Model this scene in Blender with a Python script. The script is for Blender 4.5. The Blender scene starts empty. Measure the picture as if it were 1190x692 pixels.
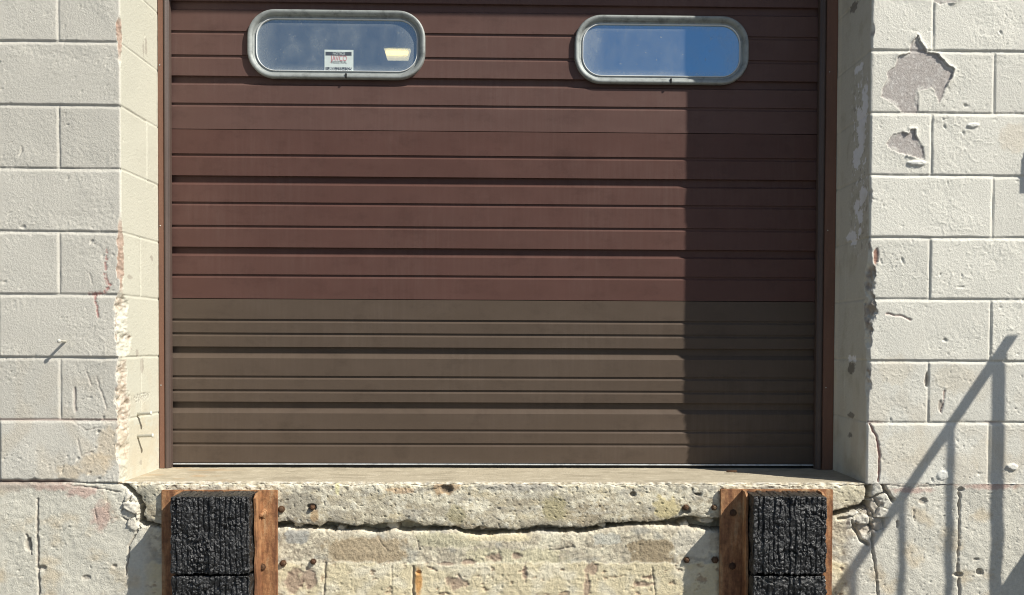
import bpy, bmesh, math
import numpy as np
from mathutils import Vector

scene = bpy.context.scene
COL = scene.collection
rng = np.random.default_rng(7)

# ------------------------------------------------------------------ measured layout (metres)
F = 1040.0
CX, D, CZ, YAW, PIT, ROL, SX, SY = 0.02299, 2.92636, 0.47022, 0.01832, -0.0213, -0.00458, 18.60862, 70.82397
WL, WR = 1.24162, 1.19534        # opening corners
RD = 0.3026                      # depth of the reveal to the steel jamb
YD = 0.337                       # door face
H = 0.2032                       # block course
TA, TZ = 1.625, 1.82              # sun: sideways and downward run per metre of depth
ZG = -1.12                       # ground level


def cam_matrix():
    c, s = math.cos(YAW), math.sin(YAW); A = np.array([[c, -s, 0], [s, c, 0], [0, 0, 1]])
    c, s = math.cos(PIT), math.sin(PIT); B = np.array([[1, 0, 0], [0, c, s], [0, -s, c]])
    c, s = math.cos(ROL), math.sin(ROL); C = np.array([[c, 0, -s], [0, 1, 0], [s, 0, c]])
    return C @ B @ A


MC = cam_matrix()


def at(px, py, Y):
    """survey helper: where a photo measurement lies on the plane y = Y"""
    w = MC.T @ np.array([(px - 595 - SX) / F, 1, -(py - 346 - SY) / F])
    return np.array([CX, -D, CZ]) + w * ((Y + D) / w[1])


def pz(py, px=200, Y=YD):
    return float(at(px, py, Y)[2])


# ------------------------------------------------------------------ noise
def _h(ix, iy, iz, seed):
    n = (ix.astype(np.int64) * 374761393 + iy.astype(np.int64) * 668265263 + iz * 2147483647 + seed * 144665) & 0xFFFFFFFF
    n = ((n ^ (n >> 13)) * 1274126177) & 0xFFFFFFFF
    n = ((n ^ (n >> 16)) * 2246822519) & 0xFFFFFFFF
    return ((n ^ (n >> 15)) & 0xFFFFFF) / float(0x1000000)


def perlin(x, y, seed=0):
    x = np.asarray(x, float); y = np.asarray(y, float)
    x, y = np.broadcast_arrays(x, y)
    xi = np.floor(x); yi = np.floor(y); fx = x - xi; fy = y - yi
    u = fx * fx * fx * (fx * (fx * 6 - 15) + 10); v = fy * fy * fy * (fy * (fy * 6 - 15) + 10)

    def g(ox, oy):
        a = _h(xi + ox, yi + oy, 0, seed) * 6.2831853
        return np.cos(a) * (fx - ox) + np.sin(a) * (fy - oy)
    a = g(0, 0) * (1 - u) + g(1, 0) * u
    b = g(0, 1) * (1 - u) + g(1, 1) * u
    return (a * (1 - v) + b * v) * 1.5


def fbm(x, y, seed=0, oct=4, gain=0.5):
    r = 0; a = 1; t = 0
    for i in range(oct):
        r = r + a * perlin(np.asarray(x) * 2 ** i, np.asarray(y) * 2 ** i, seed + i * 17); t += a; a *= gain
    return r / t


def ridged(x, y, seed=0, oct=3):
    r = 0; a = 1; t = 0
    for i in range(oct):
        r = r + a * (1 - np.abs(perlin(np.asarray(x) * 2 ** i, np.asarray(y) * 2 ** i, seed + i * 31)) * 2).clip(0, 1); t += a; a *= .5
    return r / t


def worley(x, y, seed=0):
    x = np.asarray(x, float); y = np.asarray(y, float); x, y = np.broadcast_arrays(x, y)
    xi = np.floor(x); yi = np.floor(y)
    f1 = np.full(x.shape, 9.0); f2 = np.full(x.shape, 9.0); idv = np.zeros(x.shape)
    for ox in (-1, 0, 1):
        for oy in (-1, 0, 1):
            cx_ = xi + ox + _h(xi + ox, yi + oy, 1, seed); cy_ = yi + oy + _h(xi + ox, yi + oy, 2, seed)
            d = np.hypot(x - cx_, y - cy_); cid = _h(xi + ox, yi + oy, 3, seed)
            nearer = d < f1
            f2 = np.where(nearer, f1, np.minimum(f2, d)); idv = np.where(nearer, cid, idv); f1 = np.where(nearer, d, f1)
    return f1, f2, idv


def ss(a, b, x):
    t = np.clip((x - a) / (b - a), 0, 1)
    return t * t * (3 - 2 * t)


def mix(a, b, t):
    t = np.asarray(t)[..., None] if np.ndim(a) != np.ndim(t) or np.shape(a)[-1] == 3 else t
    return a * (1 - t) + np.asarray(b) * t


def seg_dist(X, Z, pts):
    d = np.full(X.shape, 9.0)
    for (a, b), (c, e) in zip(pts[:-1], pts[1:]):
        vx, vz = c - a, e - b; L = vx * vx + vz * vz + 1e-12
        t = np.clip(((X - a) * vx + (Z - b) * vz) / L, 0, 1)
        d = np.minimum(d, np.hypot(X - a - t * vx, Z - b - t * vz))
    return d


def poly_sd(X, Z, pts):
    """signed distance, negative inside"""
    P = list(pts)
    if P[0] != P[-1]:
        P = P + [P[0]]
    d = seg_dist(X, Z, P); ins = np.zeros(X.shape, bool)
    for (a, b), (c, e) in zip(P[:-1], P[1:]):
        if b == e:
            continue
        cond = ((b > Z) != (e > Z)) & (X < (c - a) * (Z - b) / (e - b) + a)
        ins ^= cond
    return np.where(ins, -d, d)


def pl(pts, Y=0.0):
    r = []
    for (px, py) in pts:
        w = at(px, py, Y); r.append((float(w[0]), float(w[2])))
    return r


def lin(c):
    """sRGB 0-255 to linear"""
    c = np.array(c, float) / 255
    return np.where(c < .04045, c / 12.92, ((c + .055) / 1.055) ** 2.4)


# ------------------------------------------------------------------ mesh helpers
def link(name, me, mat=None, parent=None):
    o = bpy.data.objects.new(name, me); COL.objects.link(o)
    if mat is not None and me is not None:
        me.materials.append(mat)
    if parent is not None:
        o.parent = parent
    return o


def tag(o, label, cat, group=None, kind=None):
    if label: o['label'] = label
    if cat: o['category'] = cat
    if group: o['group'] = group
    if kind: o['kind'] = kind
    return o


def empty(name, loc=(0, 0, 0)):
    o = bpy.data.objects.new(name, None); COL.objects.link(o); o.location = loc; o.empty_display_size = .1
    return o


def grid_arrays(P):
    nv, nu = P.shape[:2]
    idx = np.arange(nv * nu).reshape(nv, nu)
    q = np.stack([idx[:-1, :-1], idx[:-1, 1:], idx[1:, 1:], idx[1:, :-1]], -1).reshape(-1, 4)
    return P.reshape(-1, 3), q


def mesh_np(name, V, Q, col=None, smooth=True):
    me = bpy.data.meshes.new(name)
    me.vertices.add(len(V)); me.vertices.foreach_set('co', np.ascontiguousarray(V, dtype=np.float32).ravel())
    me.loops.add(Q.size); me.loops.foreach_set('vertex_index', Q.astype(np.int32).ravel())
    me.polygons.add(len(Q)); me.polygons.foreach_set('loop_start', (np.arange(len(Q)) * 4).astype(np.int32))
    me.polygons.foreach_set('loop_total', np.full(len(Q), 4, np.int32))
    me.update(calc_edges=True)
    if smooth:
        me.polygons.foreach_set('use_smooth', np.ones(len(Q), bool))
    if col is not None:
        a = me.attributes.new('albedo', 'FLOAT_COLOR', 'POINT')
        c = np.ones((len(V), 4), np.float32); c[:, :3] = col.reshape(-1, 3).clip(0, 1)
        a.data.foreach_set('color', c.ravel())
    me.validate()
    return me


def box_arrays(x0, x1, y0, y1, z0, z1):
    V = np.array([[x0, y0, z0], [x1, y0, z0], [x1, y1, z0], [x0, y1, z0], [x0, y0, z1], [x1, y0, z1], [x1, y1, z1], [x0, y1, z1]])
    Q = np.array([[0, 3, 2, 1], [4, 5, 6, 7], [0, 1, 5, 4], [1, 2, 6, 5], [2, 3, 7, 6], [3, 0, 4, 7]])
    return V, Q


def join_arrays(parts):
    Vs, Qs, Cs = [], [], []; n = 0
    for V, Q, C in parts:
        Vs.append(V); Qs.append(Q + n); n += len(V)
        Cs.append(np.broadcast_to(np.asarray(C, float).reshape(-1, 3), (len(V), 3)))
    return np.concatenate(Vs), np.concatenate(Qs), np.concatenate(Cs)


def bm_mesh(name, fn, smooth=False):
    bm = bmesh.new(); fn(bm); bmesh.ops.recalc_face_normals(bm, faces=bm.faces)
    me = bpy.data.meshes.new(name); bm.to_mesh(me); bm.free()
    if smooth:
        for p in me.polygons: p.use_smooth = True
    return me


def add_box(bm, x0, x1, y0, y1, z0, z1, bev=0.0):
    r = bmesh.ops.create_cube(bm, size=1)
    for v in r['verts']:
        v.co = Vector((x0 + (v.co.x + .5) * (x1 - x0), y0 + (v.co.y + .5) * (y1 - y0), z0 + (v.co.z + .5) * (z1 - z0)))
    if bev:
        es = {e for v in r['verts'] for e in v.link_edges}
        bmesh.ops.bevel(bm, geom=list(es), offset=bev, segments=2, affect='EDGES')


def add_tube(bm, a, b, r, n=12, r2=None):
    a = Vector(a); b = Vector(b); d = (b - a).normalized()
    q = d.to_track_quat('Z', 'Y'); r2 = r if r2 is None else r2
    ra = [bm.verts.new(a + q @ Vector((r * math.cos(t), r * math.sin(t), 0))) for t in [2 * math.pi * i / n for i in range(n)]]
    rb = [bm.verts.new(b + q @ Vector((r2 * math.cos(t), r2 * math.sin(t), 0))) for t in [2 * math.pi * i / n for i in range(n)]]
    for i in range(n):
        bm.faces.new((ra[i], ra[(i + 1) % n], rb[(i + 1) % n], rb[i]))
    bm.faces.new(list(reversed(ra))); bm.faces.new(rb)


def add_lathe(bm, o, axis, prof, n=14):
    """prof: list of (radius, distance along axis)"""
    o = Vector(o); q = Vector(axis).normalized().to_track_quat('Z', 'Y'); rings = []
    for r, h in prof:
        rings.append([bm.verts.new(o + q @ Vector((max(r, 1e-4) * math.cos(2 * math.pi * i / n), max(r, 1e-4) * math.sin(2 * math.pi * i / n), h))) for i in range(n)])
    for A, B in zip(rings[:-1], rings[1:]):
        for i in range(n):
            bm.faces.new((A[i], A[(i + 1) % n], B[(i + 1) % n], B[i]))
    bm.faces.new(list(reversed(rings[0]))); bm.faces.new(rings[-1])


# ------------------------------------------------------------------ materials
class NT:
    def __init__(s, name):
        s.m = bpy.data.materials.new(name); s.m.use_nodes = True; s.t = s.m.node_tree; s.t.nodes.clear()
        s.out = s.n('ShaderNodeOutputMaterial')

    def n(s, typ, **kw):
        x = s.t.nodes.new(typ)
        for k, v in kw.items():
            if k.startswith('_'): setattr(x, k[1:], v)
            else: s.set(x, k, v)
        return x

    def set(s, node, key, v):
        sock = node.inputs[int(key[1:])] if key[0] == 'i' and key[1:].isdigit() else node.inputs[key.replace('__', ' ')]
        if isinstance(v, bpy.types.NodeSocket): s.t.links.new(v, sock)
        else: sock.default_value = v

    def noise(s, scale, detail=4, rough=.55, vec=None, stretch=None):
        tc = vec or s.coord()
        if stretch:
            mp = s.n('ShaderNodeMapping'); s.t.links.new(tc, mp.inputs[0]); mp.inputs['Scale'].default_value = stretch; tc = mp.outputs[0]
        x = s.n('ShaderNodeTexNoise', Scale=scale, Detail=detail, Roughness=rough); s.t.links.new(tc, x.inputs['Vector'])
        return x.outputs['Fac']

    def coord(s, which='Object'):
        if not hasattr(s, '_tc'): s._tc = s.n('ShaderNodeTexCoord')
        return s._tc.outputs[which]

    def ramp(s, fac, stops):
        r = s.n('ShaderNodeValToRGB'); s.t.links.new(fac, r.inputs[0]); e = r.color_ramp.elements
        while len(e) < len(stops): e.new(.5)
        for k, (p, c) in enumerate(stops):
            e[k].position = p; e[k].color = (*c, 1) if np.ndim(c) else (c, c, c, 1)
        return r.outputs[0]

    def mixc(s, fac, a, b, typ='MIX'):
        x = s.n('ShaderNodeMix', _data_type='RGBA', _blend_type=typ)
        for sock, v in ((x.inputs[0], fac), (x.inputs[6], a), (x.inputs[7], b)):
            if isinstance(v, bpy.types.NodeSocket): s.t.links.new(v, sock)
            elif np.ndim(v): sock.default_value = (*v, 1) if len(v) == 3 else v
            else: sock.default_value = v
        return x.outputs[2]

    def math(s, op, a, b=0.0):
        x = s.n('ShaderNodeMath', _operation=op)
        for sock, v in ((x.inputs[0], a), (x.inputs[1], b)):
            if isinstance(v, bpy.types.NodeSocket): s.t.links.new(v, sock)
            else: sock.default_value = v
        return x.outputs[0]

    def bump(s, h, dist, strength=1.0, normal=None):
        b = s.n('ShaderNodeBump', Strength=strength, Distance=dist); s.t.links.new(h, b.inputs['Height'])
        if normal: s.t.links.new(normal, b.inputs['Normal'])
        return b.outputs[0]

    def principled(s, **kw):
        p = s.n('ShaderNodeBsdfPrincipled')
        for k, v in kw.items():
            k = k.replace('__', ' ')
            if isinstance(v, (tuple, list, np.ndarray)) and len(v) == 3: v = (*v, 1)
            if isinstance(v, bpy.types.NodeSocket): s.t.links.new(v, p.inputs[k])
            else: p.inputs[k].default_value = v
        s.t.links.new(p.outputs[0], s.out.inputs[0])
        return p


def mat_albedo(name, rough=.8, b1=(500, .0012), b2=(140, .003), var=.12, spec=.3):
    m = NT(name)
    a = m.n('ShaderNodeAttribute', _attribute_name='albedo')
    v = m.ramp(m.noise(90, 5, .7), [(0.25, 1 - var), (.75, 1 + var)])
    c = m.mixc(1.0, a.outputs['Color'], v, 'MULTIPLY')
    n = m.bump(m.noise(b1[0], 3, .6), b1[1], .8)
    n = m.bump(m.noise(b2[0], 3, .6), b2[1], .6, n)
    m.principled(Base__Color=c, Roughness=rough, Normal=n, Specular__IOR__Level=spec)
    return m.m


def mat_paint(name, col, rough=.45, var=.12, bump=.0004, bscale=260, streak=None, specks=None, spec=.5, dust=0.0):
    m = NT(name); c0 = np.array(col)
    f = m.noise(3.2, 6, .65, stretch=streak)
    c = m.ramp(f, [(.3, c0 * (1 - var)), (.5, c0), (.72, c0 * (1 + var))])
    if dust:
        big = m.ramp(m.noise(1.7, 5, .6, stretch=(1.2, 1, 1.5)), [(.38, 0.0), (.70, 1.0)])
        runs = m.ramp(m.noise(22, 5, .7, stretch=(3.0, 1, .22)), [(.42, .15), (.70, 1.0)])
        k = m.math('MULTIPLY', m.math('MULTIPLY', big, runs), dust)
        c = m.mixc(k, c, (.30, .25, .22))
        sc = m.ramp(m.noise(46, 6, .85, stretch=(.5, 1, 2.2)), [(.735, 0.0), (.76, 1.0)])
        c = m.mixc(m.math('MULTIPLY', sc, .45), c, (.34, .29, .26))
        gr = m.ramp(m.noise(7, 6, .75, stretch=(1, 1, 1.6)), [(.52, 0.0), (.75, .5)])
        c = m.mixc(gr, c, c0 * .55)
    if specks is not None:
        k = m.ramp(m.noise(70, 3, .7), [(.66, 0.0), (.74, 1.0)])
        c = m.mixc(k, c, specks)
    r = m.ramp(m.noise(14, 4, .7), [(.3, max(rough - .1, 0)), (.7, rough + .12)])
    n = m.bump(m.noise(bscale, 3, .6), bump, .7)
    if dust: n = m.bump(m.noise(2.6, 2, .5, stretch=(1, 1, 2.5)), .02, .22, n)
    m.principled(Base__Color=c, Roughness=r, Normal=n, Specular__IOR__Level=spec)
    return m.m


def mat_rust(name, bright=1.0):
    m = NT(name); b = bright
    c = m.ramp(m.noise(11, 8, .7, stretch=(2.6, 1, .5)), [(.26, (.075 * b, .034 * b, .02 * b)), (.42, (.25 * b, .112 * b, .052 * b)), (.55, (.43 * b, .22 * b, .10 * b)), (.68, (.54 * b, .38 * b, .22 * b))])
    k = m.ramp(m.noise(60, 5, .75), [(.3, .55), (.6, 1.08)])
    c = m.mixc(1.0, c, k, 'MULTIPLY')
    n = m.bump(m.noise(170, 6, .7), .0022, .8)
    m.principled(Base__Color=c, Roughness=.72, Metallic=.15, Normal=n)
    return m.m


def mat_rubber():
    m = NT('black_rubber')
    c = m.ramp(m.noise(55, 6, .7), [(.35, (.004, .004, .0045)), (.58, (.011, .011, .012)), (.67, (.025, .025, .025)), (.78, (.30, .29, .28))])
    r = m.ramp(m.noise(120, 4, .6), [(.3, .2), (.7, .44)])
    n = m.bump(m.noise(420, 5, .75), .0022, .9)
    n = m.bump(m.noise(110, 4, .7, stretch=(1.5, 1, .6)), .006, .6, n)
    m.principled(Base__Color=c, Roughness=r, Normal=n, Specular__IOR__Level=.95)
    return m.m


def mat_pane(name, seed, dusty, tint, refl):
    m = NT(name)
    g = m.coord('Generated')
    mp = m.n('ShaderNodeMapping'); m.t.links.new(g, mp.inputs[0]); mp.inputs['Location'].default_value = (seed, 0, 0); mp.inputs['Scale'].default_value = (7.0, 1, 1.6)
    f = m.noise(1.1, 6, .65, vec=mp.outputs[0])
    sp = m.noise(60, 3, .8)
    sep = m.n('ShaderNodeSeparateXYZ'); m.t.links.new(g, sep.inputs[0])
    ex = m.math('ABSOLUTE', m.math('SUBTRACT', sep.outputs[0], .5)); ez = m.math('ABSOLUTE', m.math('SUBTRACT', sep.outputs[2], .5))
    edge = m.math('MAXIMUM', m.math('MULTIPLY', m.math('SUBTRACT', ex, .36), 3.2), m.math('MULTIPLY', m.math('SUBTRACT', ez, .36), 3.0))
    edge = m.math('MAXIMUM', edge, 0.0)
    d = m.ramp(f, [(.34, .13 * dusty), (.55, .20 * dusty), (.74, .36 * dusty)])
    spk = m.ramp(sp, [(.64, 0.0), (.74, .4 * dusty)])
    fine = m.ramp(m.noise(300, 3, .7), [(.3, .6), (.7, 1.3)])
    tot = m.math('MULTIPLY', m.math('ADD', m.math('ADD', d, spk), m.math('MULTIPLY', edge, .5 * dusty)), fine)
    tot = m.math('MINIMUM', tot, .75)
    dif = m.n('ShaderNodeBsdfDiffuse'); dif.inputs[0].default_value = (.46, .50, .50, 1)
    gl = m.n('ShaderNodeBsdfGlossy'); gl.inputs['Color'].default_value = (*tint, 1); gl.inputs['Roughness'].default_value = .03
    nb = m.bump(m.noise(5, 2, .5), .004, .12); m.t.links.new(nb, gl.inputs['Normal'])
    tr = m.n('ShaderNodeBsdfTransparent'); tr.inputs[0].default_value = (.55, .62, .66, 1)
    m1 = m.n('ShaderNodeMixShader'); m1.inputs[0].default_value = refl * .80
    m.t.links.new(tr.outputs[0], m1.inputs[1]); m.t.links.new(gl.outputs[0], m1.inputs[2])
    m2 = m.n('ShaderNodeMixShader'); m.t.links.new(tot, m2.inputs[0]); m.t.links.new(m1.outputs[0], m2.inputs[1]); m.t.links.new(dif.outputs[0], m2.inputs[2])
    m.t.links.new(m2.outputs[0], m.out.inputs[0])
    return m.m


def mat_flat(name, col, rough=.6, emit=None, strength=0):
    m = NT(name)
    k = m.ramp(m.noise(40, 3, .6), [(.3, np.array(col) * .9), (.7, np.array(col) * 1.08)])
    p = m.principled(Base__Color=k, Roughness=rough)
    if emit:
        p.inputs['Emission Color'].default_value = (*emit, 1); p.inputs['Emission Strength'].default_value = strength
    return m.m


def mat_metal(name, col, rough=.4):
    m = NT(name); c0 = np.array(col)
    c = m.ramp(m.noise(26, 6, .75), [(.3, c0 * .55), (.5, c0), (.7, c0 * 1.15)])
    n = m.bump(m.noise(200, 4, .7), .0008, .6)
    m.principled(Base__Color=c, Roughness=rough, Metallic=.35, Normal=n)
    return m.m


M_BLOCK = mat_albedo('painted_block', .62, (420, .0014), (150, .0019), .05)
M_CONC = mat_albedo('rough_concrete', .85, (520, .0018), (190, .0028), .14)
M_RED = mat_paint('red_brown_door_paint', (.116, .066, .056), .42, .08, .0005, 420, (1, 1, 1), None, .14, .13)
M_RED_LOWSHEEN = mat_paint('red_brown_door_paint_low_sheen', (.100, .052, .043), .42, .08, .0005, 420, (1, 1, 1), None, .12, .10)  # same red-brown paint; the middle section's weaker sheen is put into the colour
M_TAUPE = mat_paint('taupe_door_paint', (.094, .070, .053), .42, .06, .0005, 420, (1, 1, 1), None, .12, .10)
M_JAMB = mat_paint('brown_jamb_paint', (.185, .092, .060), .5, .22, .0012, 140, (4, 4, .7), (.30, .17, .12))
M_SEAL = mat_paint('weather_seal', (.082, .056, .046), .5, .18, .0006, 200, (4, 4, .5))
M_RUST = mat_rust('rusty_steel', 1.0)
M_RUSTDARK = mat_rust('dark_rust', .28)
M_RUBBER = mat_rubber()
M_ALU = mat_metal('weathered_aluminium', (.56, .58, .56), .42)
M_RETAIN = mat_metal('retainer_metal', (.66, .68, .70), .4)
M_DARK = mat_flat('dark_rubber', (.012, .012, .012), .8)
M_INT = mat_flat('dark_interior', (.02, .022, .025), .9)

# ------------------------------------------------------------------ stepped coordinates


def steps(*segs):
    """segs: (start, end, step) pieces, joined without repeats"""
    r = []
    for a, b, s in segs:
        n = max(1, int(round(abs(b - a) / s))); r.append(np.linspace(a, b, n + 1)[(1 if r else 0):])
    return np.concatenate(r)


PINKGREY = np.array((.36, .30, .27)); RAWBLOCK = np.array((.33, .29, .25)); TAN = np.array((.50, .38, .25))


def block_wall(side):
    sgn = -1 if side == 'L' else 1
    W = WL if side == 'L' else WR
    t = steps((-.335, -.30, .006), (-.30, .0, .003), (0, .56, .003), (.56, 1.2, .008), (1.2, 3.0, .02))
    z = steps((-.001, 1.76, .003), (1.76, 3.3, .014))
    T, Z = np.meshgrid(t, z)
    seed = 11 if side == 'L' else 41
    f = np.maximum(T, 0); r = np.maximum(-T, 0); front = T >= 0
    half = .197 if side == 'L' else .2045
    # --- joints
    k = np.floor(Z / H).astype(int)
    zw = perlin(T / .12, Z / .3, seed) * .0012
    dz = Z + zw - np.round(Z / H) * H; dz = np.where(np.round(Z / H) < 1, 9, dz)
    off = np.where(k % 2 == 1, half, half * 2)
    tt = T - off + perlin(Z / .1, T * 0 + 3, seed + 1) * .0012
    per = .4064
    dx = (tt - np.round(tt / per) * per) * sgn; dx = np.where(front & (T > .1), dx, 9)
    blk = _h(np.floor((T - off) / per), k.astype(float), 5, seed)
    jw = .0062 * (1 + .3 * perlin(T / .05, Z / .05, seed + 2)); jw = np.where(front, jw, jw * .62)
    jd = np.where(front, .0047, .0030) * (1 + .25 * perlin(T / .09, Z / .09, seed + 3))
    def groove(d, w_steep, w_soft):
        # tooled joint: steep on the upper / right side, washed out on the other
        return np.where(d > 0, ss(0, 1, 1 - d / w_steep), (1 + d / w_soft).clip(0, 1) ** .8)
    j = np.maximum(groove(dz, jw * .55, jw * 1.7), .9 * groove(dx, jw * .62, jw * 1.25))
    h = -jd * j
    # --- block face texture under thick paint
    base = fbm(T / .014, Z / .014, seed + 4, 3, .75) * .0009 + perlin(T / .09, Z / .09, seed + 5) * .0012
    p = perlin(T / .0082, Z / .0068, seed + 6); pit = ss(.55, .80, p) * .0021
    p2 = perlin(T / .018 + .35 * Z / .018, Z / .022, seed + 7); pit2 = ss(.58, .78, p2) * .0026
    roughmask = ss(-.15, .35, perlin(T / .16, Z / .16, seed + 8)) * .8 + .3
    amp = np.where(front, .45 + .85 * ss(-.25, .35, perlin(T / .17, Z / .11, seed + 16)), .45)
    h = h + (base * 1.15 - (pit + pit2) * roughmask) * amp * (1 - .8 * j) + (blk - .5) * .002
    # paint blisters and runs
    bl = ridged(T / .055, Z / .04, seed + 9, 2); blm = ss(.05, .4, perlin(T / .2, Z / .13, seed + 10))
    if side == 'R': blm = blm + .9 * ss(.12, .2, T) * ss(.62, .70, Z) * (1 - ss(.80, .82, Z))
    if side == 'L': blm = blm * .6 + .8 * ss(.0, .06, T) * (1 - ss(.12, .2, T)) * (1 - ss(.42, .6, Z))
    h = h + ss(.82, .97, bl) * .0016 * blm.clip(0, 1.2) * np.where(front, 1, .3)
    # --- colour
    if side == 'L':
        c0 = mix(np.broadcast_to(np.array((.595, .57, .50)), T.shape + (3,)), np.array((.585, .575, .48)), np.where(front, 0, 1.0))
    else:
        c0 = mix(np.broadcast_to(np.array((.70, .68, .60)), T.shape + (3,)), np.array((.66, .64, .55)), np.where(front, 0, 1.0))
    tone = 1 + .05 * fbm(T / .3, Z / .3, seed + 12, 4) + (blk - .5) * .11 * front
    c = c0 * tone[..., None]
    c = mix(c, np.array((.40, .36, .30)), (pit * roughmask / .0026 * .35).clip(0, 1))      # darker in the pits
    c = mix(c, c * .80, j * (.5 + .5 * perlin(T / .06, Z / .06, seed + 13)).clip(0, 1) * .5)
    low = (1 - ss(.05, .55, Z + .1 * perlin(T / .1, Z / .1, seed + 14)))
    c = mix(c, np.array((.56, .47, .34)), low * .28 * ss(-.1, .4, perlin(T / .07, Z / .1, seed + 15)))

    def tz(px, py):
        w = at(px, py, 0); return sgn * w[0] - W, w[2]

    def blob(px, py, rx, ry, s):
        a, b = tz(px, py); q = np.hypot((T - a) / (rx / 356), (Z - b) / (ry / 356)) + .45 * fbm(T / .025, Z / .025, s, 4, .6)
        return (1 - ss(.65, 1.05, q)) * front

    def rev(px, py):
        ft = (px - 141) / (184 - 141) if side == 'L' else (1010 - px) / (1010 - 971)
        d = RD * ft * 1.0; return -d, at(px, py, d)[2]

    def rblob(px, py, rx, ry, s):
        a, b = rev(px, py); kx = RD / 42
        q = np.hypot((T - a) / (rx * kx * 1.25), (Z - b) / (ry / 335)) + .8 * fbm(T / .03, Z / .022, s, 4, .6)
        return (1 - ss(.75, .95, q)) * (T < -.005)

    def crack(pts, wpx, dep, s, rev_=False, jit=.003):
        pp = [rev(*p_) if rev_ else tz(*p_) for p_ in pts]
        d = seg_dist(T + jit * perlin(T / .02, Z / .02, s), Z + jit * perlin(T / .02, Z / .02, s + 1), pp)
        return (1 - ss(wpx / 356 * .4, wpx / 356, d)) * dep
    # --- damaged corner: the arris is cut back by a plane of varying depth
    if side == 'L':
        py_ = [-400, 18, 22, 36, 50, 70, 76, 250, 258, 300, 338, 346, 380, 420, 470, 500, 530, 558, 566]
        a_ = [.004, .004, .010, .017, .012, .008, .004, .004, .010, .013, .014, .022, .026, .020, .026, .022, .020, .016, .012]
        q_ = [1, 1, 1, 1, 1, 1.3, 1, 1, 1.2, 1.5, 1.5, 2.3, 2.8, 3.2, 2.6, 3.2, 3.4, 3.4, 3.4]
    else:
        py_ = [-400, 26, 30, 40, 44, 218, 224, 232, 238, 276, 284, 306, 314, 330, 352, 372, 398, 408, 432, 450, 466, 472, 566]
        a_ = [.005, .005, .010, .010, .005, .005, .012, .012, .005, .005, .013, .012, .022, .030, .022, .020, .017, .009, .012, .014, .008, .006, .005]
        q_ = [1.2, 1, 1, 1, 1, 1, 1, 1, 1, 1, 1, 1, 1.2, 1.3, 1.3, 1.3, 1.2, 1.2, 1.4, 1.3, 1, 1, 1]
    zc = np.array([at(141 if side == 'L' else 1010, q, 0)[2] for q in py_])[::-1]
    a = np.interp(Z, zc, a_[::-1]); q = np.interp(Z, zc, q_[::-1])
    big = ss(.006, .012, a)
    nz = fbm(T / .035, Z / .032, seed + 20, 5, .62) * .8 + .75 * perlin(T / .2, Z / .075, seed + 28)
    if side == 'L': a = np.where(Z < .66, a * .80, a)
    a = a * (1 + (.08 + .75 * big) * nz); a = np.maximum(a, .0015); b = np.maximum(a * q, .0015)
    nrm = np.sqrt(1 / a ** 2 + 1 / b ** 2)
    e = (1 - f / a - r / b) / nrm; cut = np.maximum(e, 0)
    nf, nr = 1 / a / nrm, 1 / b / nrm
    chip = ss(.0003, .0016, cut) * big
    old = ss(-.25, .30, perlin(Z / .055, T / .06, seed + 26) + .25 * perlin(Z / .02, T / .02, seed + 27)); bare = chip * (.12 + .88 * old)
    f1, f2, wid = worley(T / .011, Z / .011, seed + 21)
    grit = (fbm(T / .026, Z / .020, seed + 22, 5, .62) * .0080 + (wid - .5) * .0016) * (.35 * chip + .65 * bare)
    h = h * (1 - .6 * chip)
    # chipped colours: gravelly raw block, partly painted over
    raw = mix(np.broadcast_to(np.array((.46, .385, .30)), T.shape + (3,)), np.array((.60, .54, .45)), ss(-.2, .5, perlin(T / .012, Z / .012, seed + 23)))
    raw = mix(raw, np.array((.27, .19, .15)), ss(.05, .5, -fbm(T / .026, Z / .020, seed + 22, 5, .68)) * .9)
    if side == 'L':
        over = ss(.36, .42, Z + .05 * nz) * (1 - ss(.56, .60, Z + .03 * nz)) * .9
        over = np.maximum(over, .35 * ss(.1, .5, perlin(T / .03, Z / .03, seed + 24)) * (Z < .6))
        raw = mix(raw, np.array((.66, .63, .54)), over.clip(0, 1) * ss(-.5, .1, perlin(T / .018, Z / .018, seed + 25)))
    else:
        raw = mix(raw, np.array((.30, .265, .23)), .6); raw = mix(raw, np.array((.62, .59, .52)), (1 - ss(.36, .50, Z)) * ss(-.3, .1, perlin(T / .02, Z / .02, seed + 24)))
    if side == 'L':
        up_ = ss(.60, .64, Z); raw = mix(raw, np.array((.34, .225, .17)), up_ * .8); bare = np.maximum(bare, chip * up_ * .9)
    c = mix(c, raw, bare)
    paint = np.zeros(T.shape)
    if side == 'R':
        def zoompts(pts, s, ox, oy): return [tz(ox + x_ / s, oy + y_ / s) for x_, y_ in pts]
        polys = [zoompts([(325, 205), (345, 245), (365, 275), (380, 300), (445, 310), (470, 345), (500, 375), (540, 400), (522, 450), (490, 500), (470, 560), (452, 592), (440, 560), (425, 520), (410, 500), (370, 515), (330, 525), (335, 600), (325, 650), (240, 645), (195, 605), (120, 555), (130, 500), (160, 440), (150, 420), (200, 380), (220, 320), (290, 305), (285, 255)], 4.942, 1000, 0),
                 zoompts([(130, 160), (160, 115), (210, 100), (245, 115), (250, 90), (275, 90), (280, 130), (315, 180), (325, 245), (240, 220), (190, 205), (140, 180)], 4.326, 1000, 130),
                 zoompts([(425, -40), (425, 15), (470, 22), (540, 12), (580, -5), (620, -40)], 4.942, 1000, 0),
                 zoompts([(750, -30), (760, 8), (830, 6), (880, -8), (900, -30)], 4.942, 1000, 0)]
        wob = .0045 * fbm(T / .02, Z / .02, seed + 30, 4, .6)
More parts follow.
